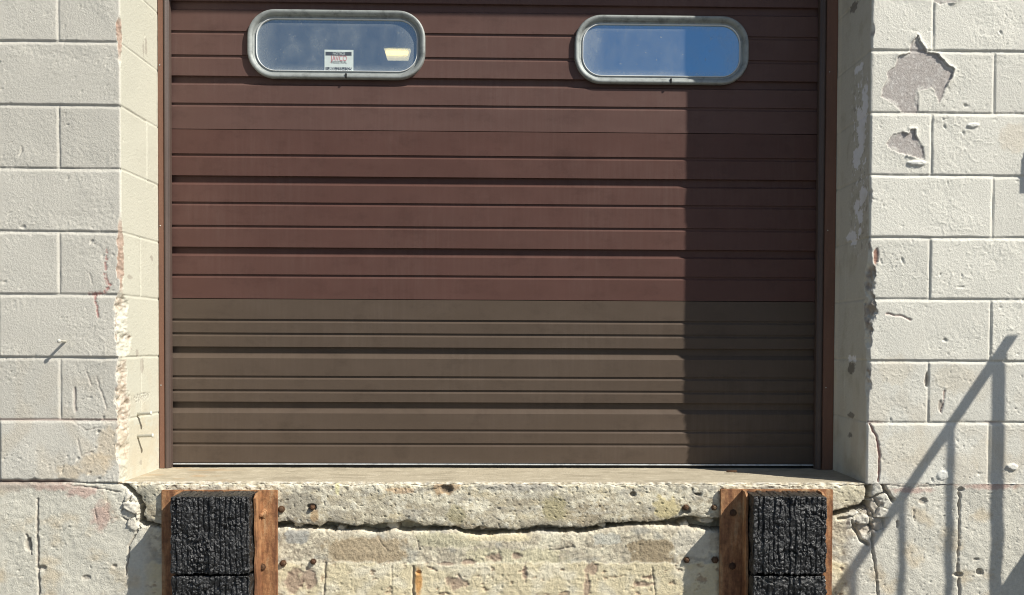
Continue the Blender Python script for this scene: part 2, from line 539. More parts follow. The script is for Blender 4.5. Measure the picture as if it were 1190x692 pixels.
        grey = mix(np.broadcast_to(np.array((.42, .38, .35)), T.shape + (3,)), np.array((.47, .44, .41)), ss(-.1, .5, fbm(T / .03, Z / .03, seed + 31, 4)))
        grey = mix(grey, np.array((.60, .57, .53)), ss(.30, .5, perlin(T / .011, Z / .011, seed + 32)) * .7)
        for i, P in enumerate(polys):
            sd = poly_sd(T, Z, P) + wob
            ins = (1 - ss(-.0010, .0010, sd)) * front
            lift = ss(.0, .6, fbm(T / .05, Z / .05, seed + 33, 2) + .35 * np.sign(T - np.mean([p_[0] for p_ in P])) * .8 + .4 * (Z - np.mean([p_[1] for p_ in P])) / .05)
            rim = np.exp(-np.maximum(sd, 0) / .006) * (sd > 0) * front
            h = h * (1 - ins * .5) - ins * .0022 + rim * (.0012 + .0055 * lift.clip(0, 1))
            lay = ss(-.011, -.009, sd + .006 * fbm(T / .02, Z / .02, seed + 34, 4, .6)) * ss(.0, .2, perlin(T / .045, Z / .045, seed + 35)); gi = mix(grey, np.array((.60, .575, .52)), lay * .8); h = h + lay * ins * .0010
            c = mix(c, gi, ins); paint = np.maximum(paint, ins)
            c = mix(c, np.array((.30, .25, .22)), (1 - ss(0, .0016, np.abs(sd + .001))) * .5 * front)
        # loose flap and small flakes
        for (px, py, rx, ry, s, hh) in [(1066, 190, 12, 3.2, 61, .006), (1130, 146, 8, 3, 62, .005), (1077, 442, 3, 10, 63, -.007), (1095, 553, 8, 6, 64, .004), (1177, 543, 8, 4, 65, .006), (1093, 472, 3, 8, 66, -.003), (1062, 585, 6, 5, 67, -.004)]:
            bb = blob(px, py, rx, ry, s); h = h + bb * hh
            if hh > 0: c = mix(c, np.array((.78, .77, .71)), bb * .8)
            else: c = mix(c, np.array((.30, .25, .2)), bb * .7)
        st = blob(1180, 160, 22, 20, 70); c = mix(c, np.array((.62, .52, .38)), st * .35)
        for (px, py, rx, ry, s) in [(1060, 520, 40, 25, 71), (1110, 440, 30, 20, 72), (1150, 530, 26, 22, 73), (1040, 430, 22, 20, 74)]:
            c = mix(c, np.array((.62, .53, .38)), blob(px, py, rx, ry, s) * .25)
        bl_ = blob(1015, 286, 5, 7, 75); c = mix(c, np.array((.33, .16, .11)), blob(1018, 298, 3.5, 11, 76) * .9); h = h - blob(1018, 298, 3.5, 11, 76) * .004
        ck = crack([(1011, 494), (1019, 508), (1022, 530), (1021, 560)], 1.5, 1, 80)
        ck = np.maximum(ck, crack([(1098, 455), (1094, 480)], 1.2, .5, 82) + crack([(1030, 365), (1050, 368), (1058, 372)], 1.4, .6, 84))
        h = h - ck * .006; c = mix(c, np.array((.36, .16, .13)), (ck * .85).clip(0, 1))
        # rust line in the joint over the footing, and reddish courses
        rr = (1 - ss(0, .007, np.abs(Z - H))) * front * ss(0, .4, perlin(T / .15, Z / .15, 90)); c = mix(c, np.array((.36, .20, .17)), rr * .7)
        # chalky bare patches on the shaded reveal
        w_ = np.zeros(T.shape)
        for (px, py, rx, ry, s) in [(996, 80, 4.5, 5, 1), (1004, 118, 3, 22, 2), (1000, 150, 5, 30, 3), (996, 182, 4.5, 14, 4), (1003, 227, 4, 12, 5), (996, 240, 3, 9, 6), (1000, 252, 3, 9, 7), (990, 274, 6, 7, 8), (993, 282, 4, 4, 9), (1000, 268, 2, 5, 10), (992, 417, 5, 4, 11)]:
            w_ = np.maximum(w_, rblob(px, py, rx, ry, 100 + s))
        c = mix(c, np.array((.95, .96, .97)), w_); h = h - w_ * .0008
        zone = ss(.08, .13, r) * (1 - ss(.17, .24, r)) * 0 + (1 - ss(.03, .11, np.abs(r - .085))) * ss(.72, .82, Z) * (1 - ss(1.30, 1.42, Z)) * (T < -.01)
        w_ = np.maximum(w_, zone * ss(.20, .26, fbm(T / .022, Z / .03, 160, 5, .65)))
        c = mix(c, np.array((.95, .96, .97)), w_); c = mix(c, np.array((.30, .27, .23)), zone * ss(.22, .3, fbm(T / .018, Z / .025, 161, 4, .65)) * (1 - w_) * .7)
        dk = np.zeros(T.shape)
        for (px, py, rx, ry, s) in [(992, 428, 4, 8, 1), (993, 483, 4, 4, 2), (992, 506, 3, 4, 3), (990, 8, 4, 8, 4)]:
            dk = np.maximum(dk, rblob(px, py, rx, ry, 130 + s))
        c = mix(c, np.array((.17, .15, .13)), dk * .75)
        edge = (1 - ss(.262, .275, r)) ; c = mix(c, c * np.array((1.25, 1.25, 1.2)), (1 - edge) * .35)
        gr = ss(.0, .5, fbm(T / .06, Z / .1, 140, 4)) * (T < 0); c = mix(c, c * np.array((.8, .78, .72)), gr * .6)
    else:
        # red scrapes and cracks beside the chipped arris
        rd = crack([(124, 290), (122, 318), (126, 335)], 2.4, .9, 300) + crack([(104, 342), (122, 340), (128, 330)], 3, 1, 302) + crack([(110, 343), (114, 368)], 2.2, 1, 304)
        rd = rd * ss(-.4, .2, perlin(T / .008, Z / .008, 305)); c = mix(c, np.array((.38, .15, .13)), rd.clip(0, 1) * .8); h = h - rd.clip(0, 1) * .002
        ck = crack([(112, 438), (120, 462), (124, 478)], 1, .6, 310) + crack([(100, 430), (106, 448)], 1, .5, 312) + crack([(86, 452), (87, 478)], 2, .9, 314) + crack([(90, 510), (95, 530), (108, 525)], 1, .5, 316)
        ck = ck + crack([(104, 318), (108, 330)], 1, .5, 318) + crack([(85, 490), (100, 500), (118, 497)], .9, .4, 319)
        h = h - ck.clip(0, 1) * .004; c = mix(c, np.array((.33, .27, .24)), ck.clip(0, 1) * .6)
        rr = (1 - ss(0, .006, np.abs(Z - H))) * front; c = mix(c, np.array((.36, .22, .19)), rr * .65)
        bt = (1 - ss(0, .012, Z + .004 * perlin(T / .03, Z / .1, 320))) * front * ss(.12, .2, T); c = mix(c, np.array((.17, .09, .08)), bt * .9); h = h - bt * .008
        for (px, py, rx, ry, s) in [(110, 540, 22, 16, 330), (80, 548, 16, 10, 331), (125, 520, 14, 26, 332)]:
            c = mix(c, np.array((.62, .48, .30)), blob(px, py, rx, ry, s) * .4)
        rs = rblob(160, 520, 22, 34, 333); c = mix(c, np.array((.58, .50, .36)), rs * .35)
        sp = rblob(163, 462, 9, 6, 334) * ss(.0, .3, perlin(T / .006, Z / .004, 335)); c = mix(c, np.array((.25, .22, .20)), sp * .7); h = h - sp * .003
        for (px, py, rx, ry, s) in [(170, 55, 1.2, 14, 340), (167, 58, .8, 10, 341), (164, 425, 2, 9, 342), (158, 410, 1.5, 5, 343), (162, 538, 1.5, 3, 344), (176, 300, 1.5, 4, 345), (150, 322, 2.5, 3, 346)]:
            c = mix(c, np.array((.35, .31, .26)), rblob(px, py, rx, ry, s) * .6)
        vj = (1 - ss(.002, .005, np.abs(T + .155))) * (T < 0) * (k == 1) + (1 - ss(.002, .004, np.abs(T + .15))) * (T < 0) * (k == 3); h = h - vj * .002
        c = mix(c, np.array((.55, .42, .33)), (1 - ss(0, .004, np.abs(r - RD))) * .6)
    # --- positions
    outw_f, outw_r = -h * front, -h * (~front)      # move along the face normal
    cf = f + cut * nf + grit * nf; cr = r + cut * nr + grit * nr
    cr = cr + outw_f; cf = cf + outw_r
    P = np.stack([sgn * (W + cf), cr, Z], -1)
    if side == 'L': P = P[:, ::-1]; c = c[:, ::-1]
    V, Q = grid_arrays(P)
    x0, x1 = (-WL - 3.0, -WL - .05) if side == 'L' else (WR + .05, WR + 3.0)
    V2, Q2 = box_arrays(x0, x1, .045, .300, -.001, 3.3)
    x0, x1 = (-WL - .5, -WL - .05) if side == 'L' else (WR + .05, WR + .5)
    V3, Q3 = box_arrays(x0, x1, .3005, .40, -.001, 3.3)
    V, Q, C = join_arrays([(V, Q, c.reshape(-1, 3)), (V2, Q2, RAWBLOCK), (V3, Q3, RAWBLOCK)])
    return link('block_wall', mesh_np('block_wall', V, Q, C), M_BLOCK)


wall_l = tag(block_wall('L'), 'grey painted block wall left of the door, its corner chipped to raw gravel', 'wall')
wall_r = tag(block_wall('R'), 'cream painted block wall right of the door with peeling grey patches and a railing shadow', 'wall')

# ------------------------------------------------------------------ sill slab and footing, split by a ragged crack
def zc(v, s, ox, oy): return [(ox + x / s, oy + y / s) for x, y in v]
c6t = zc([(105, 310), (160, 303), (200, 320), (255, 322), (330, 330), (365, 307), (430, 315), (480, 324), (520, 334), (560, 320), (620, 324), (660, 313), (720, 318), (780, 298), (850, 318)], 4.555, 300, 540)
c6b = zc([(105, 336), (160, 332), (200, 342), (255, 336), (330, 340), (365, 344), (430, 352), (480, 348), (520, 345), (560, 347), (620, 363), (660, 356), (720, 345), (780, 356), (850, 352)], 4.555, 300, 540)
c7t = zc([(60, 330), (110, 324), (170, 333), (230, 334), (270, 348), (310, 350), (350, 333), (420, 344), (490, 344), (540, 354), (600, 339), (660, 329), (720, 328), (780, 337), (850, 334)], 4.555, 480, 540)
c7b = zc([(60, 347), (110, 352), (170, 346), (230, 342), (270, 361), (310, 371), (350, 371), (420, 371), (490, 364), (540, 362), (600, 364), (660, 351), (720, 356), (780, 359), (850, 355)], 4.555, 480, 540)
c8t = zc([(60, 339), (140, 329), (200, 311), (280, 314), (340, 307), (430, 309), (480, 304), (540, 294), (600, 281), (650, 276), (700, 285), (760, 290), (800, 287)], 4.555, 660, 540)
c8b = zc([(60, 363), (140, 351), (200, 336), (280, 326), (340, 322), (430, 317), (480, 320), (540, 322), (600, 330), (650, 334), (700, 340), (760, 347), (800, 348)], 4.555, 660, 540)
topA = pl([(172, 606), (186, 611), (230, 613)] + c6t + c7t + c8t + [(866, 602), (940, 598), (969, 595), (1001, 587)])
botB = pl([(166, 612), (186, 614), (230, 621)] + c6b + c7b + c8b + [(866, 616), (940, 606), (969, 600), (1004, 592)])
polyA = pl([(138, 500), (139, 556), (147, 563), (155, 571), (163, 578), (167, 590), (165, 600)]) + topA + pl([(1006, 580), (1007, 566), (1003, 556), (1004, 500)])
polyB = pl([(134, 500), (136, 557), (144, 564), (152, 573), (159, 582), (161, 595), (159, 608)]) + botB + pl([(1011, 588), (1012, 566), (1010, 558), (1012, 500)])


def crack_f(X, Z, pts, wpx, s, jit=.003):
    d = seg_dist(X + jit * perlin(X / .018, Z / .018, s), Z + jit * perlin(X / .018, Z / .018, s + 1), pl(pts))
    wpx = wpx * .78 * (1 + .5 * perlin(X / .03, Z / .03, s + 2))
    return 1 - ss(wpx / 356 * .35, wpx / 356, d)


def blob_f(X, Z, px, py, rx, ry, s, sharp=.25, warp=.5):
    w = at(px, py, 0); pw = 6.0 if rx > 12 and s >= 600 and s < 640 else 2.0
    q = (np.abs((X - w[0]) / (rx / 356)) ** pw + np.abs((Z - w[2]) / (ry / 356)) ** pw) ** (1 / pw) + warp * fbm(X / .025, Z / .025, s, 4, .6)
    return 1 - ss(1 - sharp, 1 + sharp * .3, q)


def build_slab():
    x = steps((-WL - .03, WR + .03, .003))
    ytop = steps((.50, .36, .02), (.36, .02, .006), (.02, .0, .002))
    zf = steps((0, -.012, .002), (-.012, -.185, .0026))[1:]
    s = np.concatenate([ytop, -zf * 0]); ys = np.concatenate([ytop, np.zeros(len(zf))]); zs = np.concatenate([np.zeros(len(ytop)), zf])
    X, Yv = np.meshgrid(x, ys); _, Zv = np.meshgrid(x, zs)
    fr = Zv < 0
    n1 = fbm(X / .03, (Zv - Yv) / .03, 500, 5, .6)
    # ragged nosing
    a = .007 + .008 * ss(-.3, .5, fbm(X / .05, X * 0, 501, 4, .6)) + .004 * n1 + .006 * ss(.25, .6, perlin(X / .11, X * 0 + 2, 502))
    a = np.maximum(a, .003); b = np.maximum(a * (1.1 + .8 * perlin(X / .04, X * 0 + 9, 503)), .003)
    up, dn = np.maximum(Yv, 0), np.maximum(-Zv, 0)
    nrm = np.sqrt(1 / a ** 2 + 1 / b ** 2); e = np.maximum((1 - up / b - dn / a) / nrm, 0); na, nb = 1 / a / nrm, 1 / b / nrm
    wz = Zv
    f1, f2, wid = worley(X / .016, wz / .016, 504); g1, g2, gid = worley(X / .03, wz / .03, 505)
    band = (1 - ss(-.05, -.03, wz)) * 0 + ss(-.055 + .02 * perlin(X / .05, wz / .05, 506), -.012, wz)     # broken band under the nosing
    hf = fbm(X / .02, wz / .02, 507, 5, .7) * .0022 + (wid - .5) * .0034 * (.12 + .88 * band) + (gid - .5) * .0010 * ss(-.2, .3, perlin(X / .2, wz / .2, 508)) + perlin(X / .12, wz / .07, 509) * .002
    pits = ss(.5, .72, perlin(X / .011, wz / .009, 510)) * .004
    hf = hf - pits - .002
    ht = perlin(X / .2, Yv / .05, 511) * .0010 + fbm(X / .03, Yv / .012, 512, 3) * .0008
    ht = ht * ss(.0, .05, Yv) + fbm(X / .012, Yv / .012, 513, 3) * .002 * (1 - ss(.0, .05, Yv))
    P = np.stack([X, up + e * nb - np.where(fr, hf, 0) + np.where(fr & (e > 0), -.0, 0), -(dn + e * na) + np.where(fr, 0, ht)], -1)
    holes = [(736, 575, 4, 3, 520), (797, 594, 5, 5, 521), (362, 590, 6, 4, 522), (519, 569, 8, 5, 523), (812, 575, 4, 2, 524)]
    dk = np.zeros(X.shape)
    for hx in holes: dk = np.maximum(dk, blob_f(X, wz, *hx) * fr)
    P[..., 1] += dk * .010
    sd = poly_sd(X, np.where(fr, wz, .05), polyA) + .0025 * fbm(X / .012, wz / .012, 530, 3) + .008 * fbm(X / .035, wz / .028, 531, 3) * (1 - ss(-1.17, -1.08, X))
    sd = sd + .0010 + .0042 * fbm(X / .022, wz / .03, 532, 5, .72)
    out = ss(-.0005, .003, sd) * fr
    lip = np.exp(-np.maximum(-sd, 0) / .010) * fr * (1 - out)
    P[..., 1] += lip * .006 + out * .075
    # colour
    grey = np.array((.44, .40, .32)); light = np.array((.74, .69, .55)); cream = np.array((.62, .55, .40)); white = np.array((.76, .73, .63)); olive = np.array((.40, .36, .23))
    c = np.broadcast_to(grey, X.shape + (3,)).copy()
    c = mix(c, cream, ss(-.15, .35, fbm(X / .14, wz / .06, 540, 4)) * .8)
    c = mix(c, light, ss(.0, .4, fbm(X / .03, wz / .025, 541, 4, .65)) * .75)
    c = mix(c, white, ss(.55, .8, wid) * ss(-.2, .35, fbm(X / .07, wz / .05, 542, 3)) * .85)
    c = mix(c, np.array((.33, .27, .19)), ss(.1, .35, fbm(X / .22, wz / .07, 560, 4)) * .6)
    flake = ss(.06, .12, fbm(X / .06, wz / .035, 561, 5, .62) - .25 * ss(-.05, -.12, wz)); c = mix(c, np.array((.74, .70, .58)), flake * .75)
    c = mix(c, np.array((.20, .18, .155)), ss(.1, .45, fbm(X / .016, wz / .014, 543, 4, .6)) * ss(-.1, .4, fbm(X / .1, wz / .05, 544, 3)) * .6)
    c = mix(c, white, band * ss(-.1, .35, fbm(X / .022, wz / .016, 545, 4, .65)) * .85)
    c = mix(c, np.array((.34, .325, .30)), ss(.05, .4, fbm(X / .12, wz / .035, 546, 4)) * .6)
    fl = ss(.60, .75, _h(np.floor(X / .0075 + .4 * perlin(X / .01, wz / .01, 547)), np.floor(wz / .0075 + .4 * perlin(X / .01, wz / .01, 548)), 2, 549)); c = mix(c, white, fl * .55 * ss(-.25, .2, fbm(X / .08, wz / .05, 550, 3)))
    for (px, py, rx, ry, s_, col, k_) in [(645, 592, 16, 16, 550, olive, .9), (530, 598, 12, 12, 551, olive, .7), (518, 568, 16, 9, 552, np.array((.36, .22, .11)), .65), (347, 586, 24, 17, 553, np.array((.36, .34, .29)), .85), (774, 591, 18, 15, 554, np.array((.60, .52, .30)), .8),
                                       (392, 565, 3, 10, 555, np.array((.70, .66, .40)), .8), (365, 600, 5, 9, 556, np.array((.45, .27, .12)), .5), (172, 575, 14, 12, 557, np.array((.37, .36, .31)), .8), (465, 570, 20, 4, 558, np.array((.58, .38, .22)), .5), (600, 566, 60, 6, 559, np.array((.30, .29, .28)), .6), (985, 575, 18, 14, 560, np.array((.56, .52, .40)), .7)]:
        c = mix(c, col, blob_f(X, wz, px, py, rx, ry, s_, .3, .7) * k_ * fr)
    c = mix(c, np.array((.13, .11, .09)), dk * .7)
    ct = np.broadcast_to(np.array((.45, .395, .29)), X.shape + (3,)).copy()
    ct = mix(ct, np.array((.33, .285, .205)), ss(-.1, .4, fbm(X / .16, Yv / .06, 570, 5, .6)) * .8)
    ct = mix(ct, np.array((.56, .50, .38)), ss(.10, .4, fbm(X / .06, Yv / .035, 571, 4)) * .6)
    ct = mix(ct, np.array((.46, .30, .16)), ss(.1, .4, fbm(X / .12, Yv / .06, 572, 3)) * (1 - ss(-1.05, -.8, X)) * .5)
    ct = mix(ct, np.array((.74, .70, .60)), (1 - ss(.0, .035 + .02 * perlin(X / .04, Yv / .04, 573), Yv)) * ss(-.2, .3, fbm(X / .02, Yv / .02, 574, 3)) * .8)
    c = np.where(fr[..., None], c * np.array((1.05, 1.03, .96)), ct)
    V, Q = grid_arrays(P)
    return link('door_sill', mesh_np('door_sill', V, Q, c), M_CONC)


def build_footing():
    x = steps((-4.3, -2.4, .02), (-2.4, -1.75, .008), (-1.75, 1.80, .003), (1.80, 2.4, .008), (2.4, 4.3, .02))
    z = steps((-.001, -.45, .003), (-.45, ZG - .03, .012))
    X, Z = np.meshgrid(x, z)
    zcut = np.interp(X, [p[0] for p in botB], [p[1] for p in botB])
    XL, XR = at(170, 620, 0)[0], at(985, 620, 0)[0]
    left = 1 - ss(XL - .02, XL + .03, X + .012 * fbm(X / .03, Z / .03, 600, 3)); right = ss(XR - .02, XR + .02, X + .012 * fbm(X / .03, Z / .03, 601, 3))
    mid = (1 - left) * (1 - right)
    zp = at(600, 655, 0)[2]
    lowp = (1 - ss(zp - .004, zp + .006, Z + .012 * fbm(X / .03, Z / .03, 602, 4))) * mid        # painted block below the raw band
    rawz = mid * (1 - lowp)
    w1, w2, wid = worley(X / .017, Z / .017, 603)
    h = fbm(X / .025, Z / .025, 604, 4, .6) * .0018 - ss(.45, .7, perlin(X / .011, Z / .0095, 605)) * .0028 * ss(-.3, .3, perlin(X / .12, Z / .12, 606)) + perlin(X / .15, Z / .12, 607) * .003
    bl = ridged(X / .05, Z / .035, 608, 2); h = h + ss(.82, .97, bl) * .0018 * ss(-.1, .4, perlin(X / .15, Z / .1, 609))
    h = h + rawz * ((wid - .5) * .0012 + fbm(X / .012, Z / .012, 610, 4, .7) * .0024 - .0015) + lowp * (.0006 + ridged(X / .03, Z / .02, 611, 3) * .0016 - .001)
    # colours
    paint = np.array((.68, .655, .565))
    c = np.broadcast_to(paint, X.shape + (3,)).copy() * (1 + .06 * fbm(X / .2, Z / .2, 612, 4))[..., None]
    c = mix(c, np.array((.615, .59, .50)), left * .8)
    c = mix(c, np.array((.60, .48, .31)), ss(.05, .5, fbm(X / .11, Z / .09, 613, 4)) * .5)
    rawc = mix(np.broadcast_to(np.array((.47, .425, .345)), X.shape + (3,)), np.array((.68, .63, .51)), ss(-.05, .4, fbm(X / .05, Z / .035, 614, 4, .65)))
    flake = ss(.06, .12, fbm(X / .07, Z / .04, 617, 5, .62)); rawc = mix(rawc, np.array((.74, .69, .56)), flake * .7)
    rawc = mix(rawc, np.array((.25, .21, .165)), ss(.15, .45, fbm(X / .018, Z / .016, 615, 4, .6)) * .6)
    rawc = mix(rawc, np.array((.38, .38, .36)), ss(.1, .4, fbm(X / .09, Z / .06, 616, 3)) * .6)
    for (px, py, rx, ry, s_, col, k_) in [(425, 640, 48, 16, 620, np.array((.40, .32, .22)), .85), (757, 641, 27, 15, 621, np.array((.31, .25, .17)), .9), (705, 627, 16, 7, 622, np.array((.52, .52, .48)), .8), (520, 628, 40, 9, 623, np.array((.52, .49, .36)), .8), (343, 625, 14, 8, 624, np.array((.36, .37, .37)), .8), (805, 632, 22, 16, 625, np.array((.60, .57, .50)), .8),
                                        (600, 650, 60, 12, 626, np.array((.60, .56, .40)), .7), (575, 625, 40, 5, 627, np.array((.68, .60, .42)), .8), (640, 628, 14, 8, 628, np.array((.70, .66, .54)), .8)]:
        rawc = mix(rawc, col, blob_f(X, Z, px, py, rx, ry, s_, .2, .5) * k_)
    lowc = mix(np.broadcast_to(np.array((.68, .595, .40)), X.shape + (3,)), np.array((.74, .675, .51)), ss(-.1, .4, fbm(X / .08, Z / .08, 630, 3)))
    spall = ss(.22, .36, fbm(X / .045, Z / .03, 631, 5, .6)); lowc = mix(lowc, np.array((.42, .31, .21)), spall * .8); h = h - spall * lowp * .003
    rawc = rawc * np.array((1.06, 1.04, .97)); c = mix(c, rawc, rawz); c = mix(c, lowc, lowp)
    for (px, py, rx, ry, s_) in [(95, 571, 22, 8, 655), (60, 566, 30, 5, 656), (118, 600, 14, 18, 657), (1150, 566, 40, 4, 658), (1060, 570, 30, 4, 659)]:
        c = mix(c, np.array((.50, .30, .25)), blob_f(X, Z, px, py, rx, ry, s_ + 100, .6, .8) * .6)
    for (px, py, rx, ry, s_) in [(545, 654, 8, 3, 640), (520, 656, 14, 2.5, 641), (575, 648, 10, 5, 642), (600, 647, 6, 4, 643), (530, 678, 12, 9, 644), (688, 662, 8, 8, 645), (682, 682, 4, 14, 646), (748, 680, 14, 3, 647), (755, 672, 8, 2, 648), (610, 668, 3, 10, 649), (340, 676, 12, 16, 650), (360, 672, 9, 14, 651)]:
        bb = blob_f(X, Z, px, py, rx, ry, s_, .3, .8); c = mix(c, np.array((.36, .25, .19)), bb * .75); h = h - bb * .003
    rs = blob_f(X, Z, 486, 676, 5, 20, 652, .5, .4); c = mix(c, np.array((.62, .30, .08)), rs * .85)
    h = h - blob_f(X, Z, 486, 666, 3.5, 2.5, 653) * .008
    # joints, cracks and holes
    cr = np.zeros(X.shape); dp = np.zeros(X.shape)
    for pts, w, d, s_ in [([(43, 580), (44, 655), (46, 700)], 2.2, .006, 700), ([(160, 617), (150, 634), (149, 650), (146, 668)], 1.6, .006, 702), ([(76, 563), (110, 567), (140, 573)], 1.4, .004, 704),
                          ([(167, 597), (178, 603), (187, 609)], 1.8, .012, 706), ([(1013, 600), (1014, 640), (1018, 665), (1021, 700)], 2.0, .009, 708), ([(1024, 560), (1029, 570), (1038, 582)], 3.6, .022, 710),
                          ([(1010, 582), (1018, 577), (1027, 573)], 2.6, .016, 712), ([(990, 606), (996, 618), (1001, 628), (1009, 634)], 3.2, .016, 714), ([(1010, 588), (1012, 612)], 2.6, .016, 716), ([(975, 604), (993, 601), (1010, 592)], 2.4, .014, 717),
                          ([(1025, 563), (1060, 567), (1100, 564), (1130, 560), (1190, 562)], 1.0, .003, 718), ([(1115, 572), (1115, 592)], 2.4, .008, 720), ([(1115, 592), (1113, 664), (1116, 700)], 2.2, .006, 722),
                          ([(480, 660), (480, 700)], 2.6, .008, 724), ([(455, 655), (455, 700)], 1.3, .003, 726), ([(378, 655), (376, 700)], 2.0, .005, 728), ([(450, 640), (440, 628)], 1.0, .003, 730), ([(488, 640), (483, 624)], 1.2, .004, 732), ([(758, 660), (762, 692)], 1.4, .004, 734), ([(1062, 592), (1063, 606)], 1.2, .004, 736),
                          ([(30, 622), (36, 632), (36, 645)], 1.6, .006, 738), ([(1043, 607), (1043, 613)], 2.0, .006, 740), ([(110, 590), (112, 606)], .9, .003, 742), ([(645, 640), (668, 636)], 1.3, .004, 744)]:
        k_ = crack_f(X, Z, pts, w, s_); h = h - k_ * d; cr = np.maximum(cr, k_ * min(1, d / .006))
    for (px, py, rx, ry, s_, d) in [(33, 633, 4, 8, 760, .008), (133, 658, 3, 2.5, 761, .005), (1138, 665, 5, 4, 762, .010), (1113, 668, 6, 3, 763, .010), (1073, 583, 6, 4, 764, .006), (48, 660, 6, 3, 765, .006), (100, 672, 5, 3, 766, .004), (1116, 569, 4, 3, 767, .008), (1134, 650, 4, 1.5, 768, .004)]:
        k_ = blob_f(X, Z, px, py, rx, ry, s_); h = h - k_ * d; cr = np.maximum(cr, k_ * .8)
    c = mix(c, np.array((.24, .19, .155)), cr * .55)
    dl = (1 - ss(0, .012, -Z + .006 * perlin(X / .04, Z / .04, 770))); c = mix(c, np.array((.24, .12, .10)), dl * .75 * np.maximum(left * ss(.35, .5, -X - WL + .25) , .35 * right) ); h = h - dl * left * .006
    un = left * (1 - ss(-.04, -.02, -Z - .045 + .03 * (X + 1.5) / .2 + .02 * fbm(X / .04, Z / .04, 771, 3))) * (1 - ss(-1.50, -1.44, X)); c = mix(c, np.array((.40, .335, .28)), un * .75)
    # rubble either end of the slab
    rub = np.maximum(blob_f(X, Z, 160, 592, 22, 26, 780, .3, .3), blob_f(X, Z, 1008, 600, 26, 26, 781, .3, .3))
    q1, q2, qid = worley(X / .038, Z / .038, 782)
    h = h + rub * ((qid - .55) * .022 + fbm(X / .012, Z / .012, 783, 3) * .004) - rub * (1 - ss(.02, .10, q2 - q1)) * .010
    c = mix(c, np.array((.66, .62, .53)), rub * .7 * ss(.25, .6, qid)); c = mix(c, np.array((.42, .36, .29)), rub * .7 * (1 - ss(.2, .5, qid)))
    # the slab's pocket
    sd = poly_sd(X, Z, polyB) + .0030 * fbm(X / .014, Z / .014, 790, 3) + .008 * fbm(X / .03, Z / .03, 792, 3) * (1 - ss(-1.17, -1.08, X))
    sd = sd - .0034 * (X > -1.1) + .0042 * fbm(X / .02, Z / .03, 793, 5, .72)
    ins = 1 - ss(-.003, .0005, sd)
    plug = np.zeros(X.shape)
    for (px, py, rx, ry, s_) in [(455, 612, 11, 6, 795), (346, 611, 9, 5, 796), (822, 607, 12, 6, 797), (798, 612, 8, 6, 798), (560, 615, 5, 4, 799), (700, 612, 6, 4, 800), (395, 616, 7, 4, 801)]:
        plug = np.maximum(plug, blob_f(X, Z, px, py, rx, ry, s_, .35, .6))
    ins = ins * (1 - plug * .86)
    lip = np.exp(-np.maximum(sd, 0) / .008) * (1 - ins)
    h = h * (1 - ins) - lip * .006 - ins * .11
    c = mix(c, np.array((.70, .66, .54)), lip * .6 * ss(-.1, .3, fbm(X / .02, Z / .02, 791, 3)))
    c = mix(c, np.array((.16, .14, .115)), ins)
    c = mix(c, np.array((.58, .53, .43)), plug * .8)
    h = h - .004 * mid
    P = np.stack([X, -h, Z], -1)[:, ::-1]; c = c[:, ::-1]
    P = P[::-1, ::-1]; c = c[::-1, ::-1]
    V, Q = grid_arrays(P)
    V2, Q2 = box_arrays(-4.3, 4.3, .12, .55, ZG - .03, -.20)
    V3, Q3 = box_arrays(-4.3, -1.30, .05, .55, -.20, -.002); V4, Q4 = box_arrays(1.26, 4.3, .05, .55, -.20, -.002)
    V, Q, C = join_arrays([(V, Q, c.reshape(-1, 3)), (V2, Q2, RAWBLOCK), (V3, Q3, RAWBLOCK), (V4, Q4, RAWBLOCK)])
    return link('dock_wall', mesh_np('dock_wall', V, Q, C), M_CONC)


sill = tag(build_slab(), 'chipped concrete door sill slab, parted by a long black crack from the wall beneath', 'sill')
dock = tag(build_footing(), 'weathered cream and raw concrete dock wall below the cracked sill', 'wall')

# fixings standing out of the walls
def nail_mesh(o, d, L, r, head):
    def fn(bm):
        add_lathe(bm, o, d, [(r, -.02), (r, L - .004), (head, L - .003), (head, L), (head * .6, L + .002)], 10)
    return bm_mesh('nail', fn, True)


M_NAILPAINT = mat_paint('painted_nail', (.66, .64, .56), .5)
w = at(76, 397, 0); link('nail', nail_mesh((w[0], 0, w[2]), (-.12, -1, .05), .036, .0042, .0065), M_NAILPAINT, wall_l)
for py, L in ((481, .045), (507, .05)):
    w = at(159, py, .12); link('nail', nail_mesh((-WL, .12, w[2]), (1, .12, .03), L, .0055, .0075), M_NAILPAINT, wall_l)


def bolt_head(name, px, py, r, parent, mat, Y=0.0, hexa=True, L=.010):
    w = at(px, py, Y)

    def fn(bm):
        add_lathe(bm, (w[0], Y, w[2]), (0, -1, 0), [(r * 1.35, -.01), (r * 1.35, .0015), (r, .002), (r * .96, L - .002), (r * .75, L), (r * .45, L + .001)], 6 if hexa else 12)
    return link(name, bm_mesh(name, fn), mat, parent)


for (px, py, r) in [(327, 592, .0085), (329, 655, .0085), (363, 590, .007), (364, 653, .0075)]:
    o = bolt_head('anchor_bolt', px, py, r, dock if py > 620 else sill, M_RUSTDARK, .0, py != 592, .007)
for (px, py, r) in [(797, 590, .008), (830, 590, .008), (798, 651, .008), (831, 651, .009)]:
    o = bolt_head('anchor_bolt', px, py, r, dock if py > 620 else sill, M_RUSTDARK, .0, True, .007)

# ------------------------------------------------------------------ lintel (above the frame, shades the top of the door)
def lintel():
    def fn(bm):
        add_box(bm, -WL - .02, WR + .02, -.001, .30, 2.25, 3.3, .004)
    return link('lintel', bm_mesh('lintel', fn), mat_paint('lintel_paint', (.66, .64, .56), .7, .06, .002, 120))


tag(lintel(), 'cream concrete lintel spanning the opening above the brown door', 'lintel')

